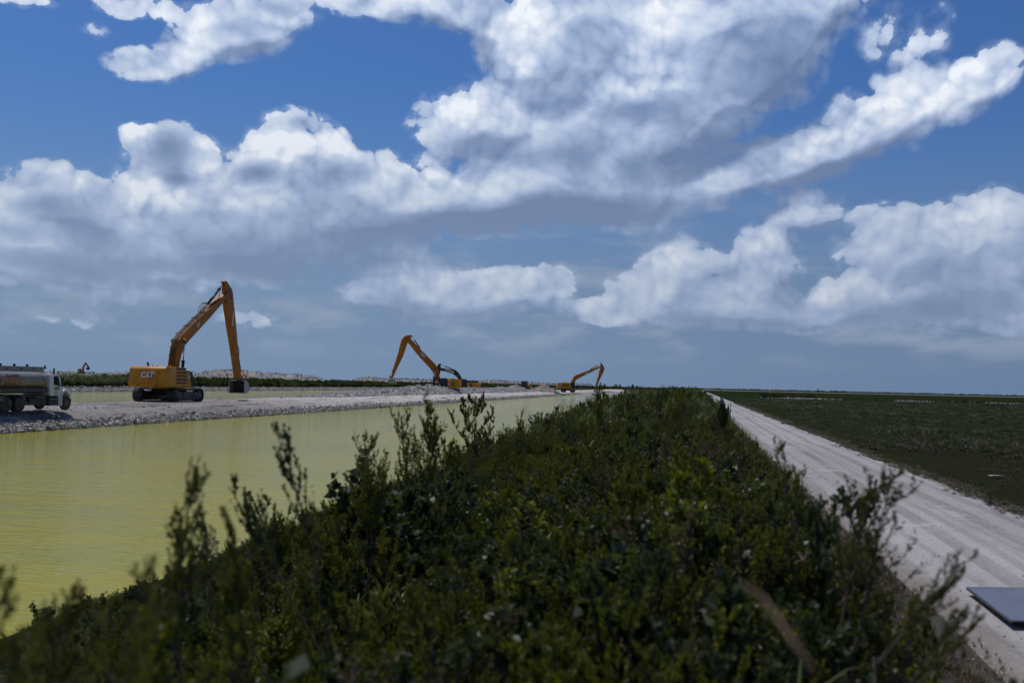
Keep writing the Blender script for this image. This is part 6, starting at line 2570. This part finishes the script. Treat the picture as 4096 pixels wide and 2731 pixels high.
lone('weed', 'weed', 'blurred feathery shoot leaning over the road below the comb-like weed', 3500, 2120, 4.0, .55, spike_weed(314, 10, .018, .008, 150), [M_leafA, M_stem], lean=(0, .6), sx=.9)
lone('weed', 'weed', 'lowest blurred shoot leaning towards the road, near the metal plate', 3560, 2340, 4.0, .5, spike_weed(315, 10, .018, .008, 150), [M_leafA, M_stem], lean=(0, .5), sx=.9)
lone('weed', 'weed', 'tall dark weed at the canal edge in front of the third excavator bucket', 2385, 1560, 33, 2.3, spike_weed(316, 12, .03, .010, 120), [M_leafA, M_stem], sx=.5)
lone('cane', 'cane', 'arching yellow-green cane clump at the top of the thicket near the horizon', 2635, 1536, 84, 3.0, leafy_cane(317, 12), [M_leafC, M_stem], sx=.9)
lone('cane', 'cane', 'lower yellow-green cane clump at the canal side left of the tallest clump', 2560, 1551, 78, 2.6, leafy_cane(318, 10), [M_leafC, M_stem], sx=.9)
lone('shrub', 'shrub', 'dark leafy shrub jutting over the pale road where the road leaves the thicket', 2895, 1606, 44, 1.9, weed(319, stems=4, L=.06, Wd=.02, open_=True), [M_leafB, M_stem], sx=.8)
lone('weed', 'weed', 'yellowish blurred flower clump in the middle of the dark thicket', 2500, 1880, 8.0, .75, spike_weed(320, 16, .014, .010, 220), [M_leafD, M_stem], sx=1.2)


# broken dry stalk close to the lens and pale dead leaves hanging in the thicket
def stalk(label, a, b, d0, d1, r0, r1):
    p, q_ = at_dist(a[0], a[1], d0), at_dist(b[0], b[1], d1)
    m = MB()
    mid = p.lerp(q_, .5) + Vector((0, 0, .015))
    m.tube([p, p.lerp(mid, .5) + Vector((.004, 0, .004)), mid, mid.lerp(q_, .5) + Vector((-.003, 0, .004)), q_], r0, 8, r1=r1)
    o = m.build('dry_stalk', M_drystalk)
    tag(o, label, 'dry stalk', 'dead stalks in the thicket')


M_drystalk = flat('dry_stalk_skin', (0.115, 0.070, 0.038), 0.8)
stalk('thick blurred tan stalk crossing the lower right of the dark thicket', (2960, 2330), (3260, 2690), 1.45, 1.2, .0018, .0035)
r = np.random.default_rng(70)
T_dl = []
for i in range(2):
    pl = Plant()
    for k in range(5):
        pl.blade(np.array([0, 0, 0]), r.uniform(0, 6.28), r.uniform(.6, 1.0), .16, r.uniform(.6, 1.6), 0, 4, r.uniform(1, 2.5))
    T_dl.append(pl.mesh('dead_leaf', [M_dry]))
n = 150
y = ydist(r, n, 2.4, 24, .6)
x = r.uniform(-4, 2.2, n) * np.interp(y, [2, 10], [.5, 1])
make_instancer('leaves', np.stack([x, y, top_z(x, y) + r.normal(-.12, .1, n)], -1), rots(n, r, .6), size3(r.uniform(.05, .14, n)), r.integers(0, 2, n), T_dl,
               label='curled pale dead leaves caught in the top of the thicket')

# ------------------------------------------------------------------ metal plate at the right edge
M_plate = painted('blue_grey_metal', (0.105, 0.125, 0.185), 0.5, (0.19, 0.19, 0.21), 0.5, metallic=0.1, scale=2.2)
M_rub = flat('black_edge_strip', (0.03, 0.03, 0.026), 0.6)
zt = .15
c0 = ground_at(3868, 2345, zt)
cR = ground_at(4300, 2350, zt)
cD = ground_at(4300, 2672, zt)
u_ = (cR - c0).normalized()
v_ = (cD - c0).normalized()
e = empty('metal_plate', (c0.x, c0.y, 0))
tag(e, 'flat blue-grey metal plate with black edge held just above the road at the right edge', 'metal plate')
pts = [(0, 0), (u_.x * 1.9, u_.y * 1.9), (u_.x * 1.9 + v_.x * 2.2, u_.y * 1.9 + v_.y * 2.2), (v_.x * 2.2, v_.y * 2.2)]
m = MB()
m.prism(pts, zt - .022, zt, axis='Z', bev=.004)
m.build('top_sheet', M_plate, e)
m = MB()
nrm_ = Vector((v_.y, -v_.x, 0))
if nrm_.dot(u_) > 0:
    nrm_ = -nrm_
for a, b in ((Vector((0, 0, 0)), v_ * 2.2), (Vector((0, 0, 0)), u_ * 1.9)):
    m.tube([a + Vector((0, 0, zt - .030)), b + Vector((0, 0, zt - .030))], .016, 8)
m.build('edge_strip', M_rub, e)
m = MB()
cx_ = u_ * .95 + v_ * 1.1
for k in ((.35, .3), (1.6, .3), (.35, 1.9), (1.6, 1.9)):
    c_ = u_ * k[0] + v_ * k[1]
    m.box(c_.x - .03, c_.x + .03, c_.y - .03, c_.y + .03, 0.0, zt - .03)
m.build('leg', M_rub, e)
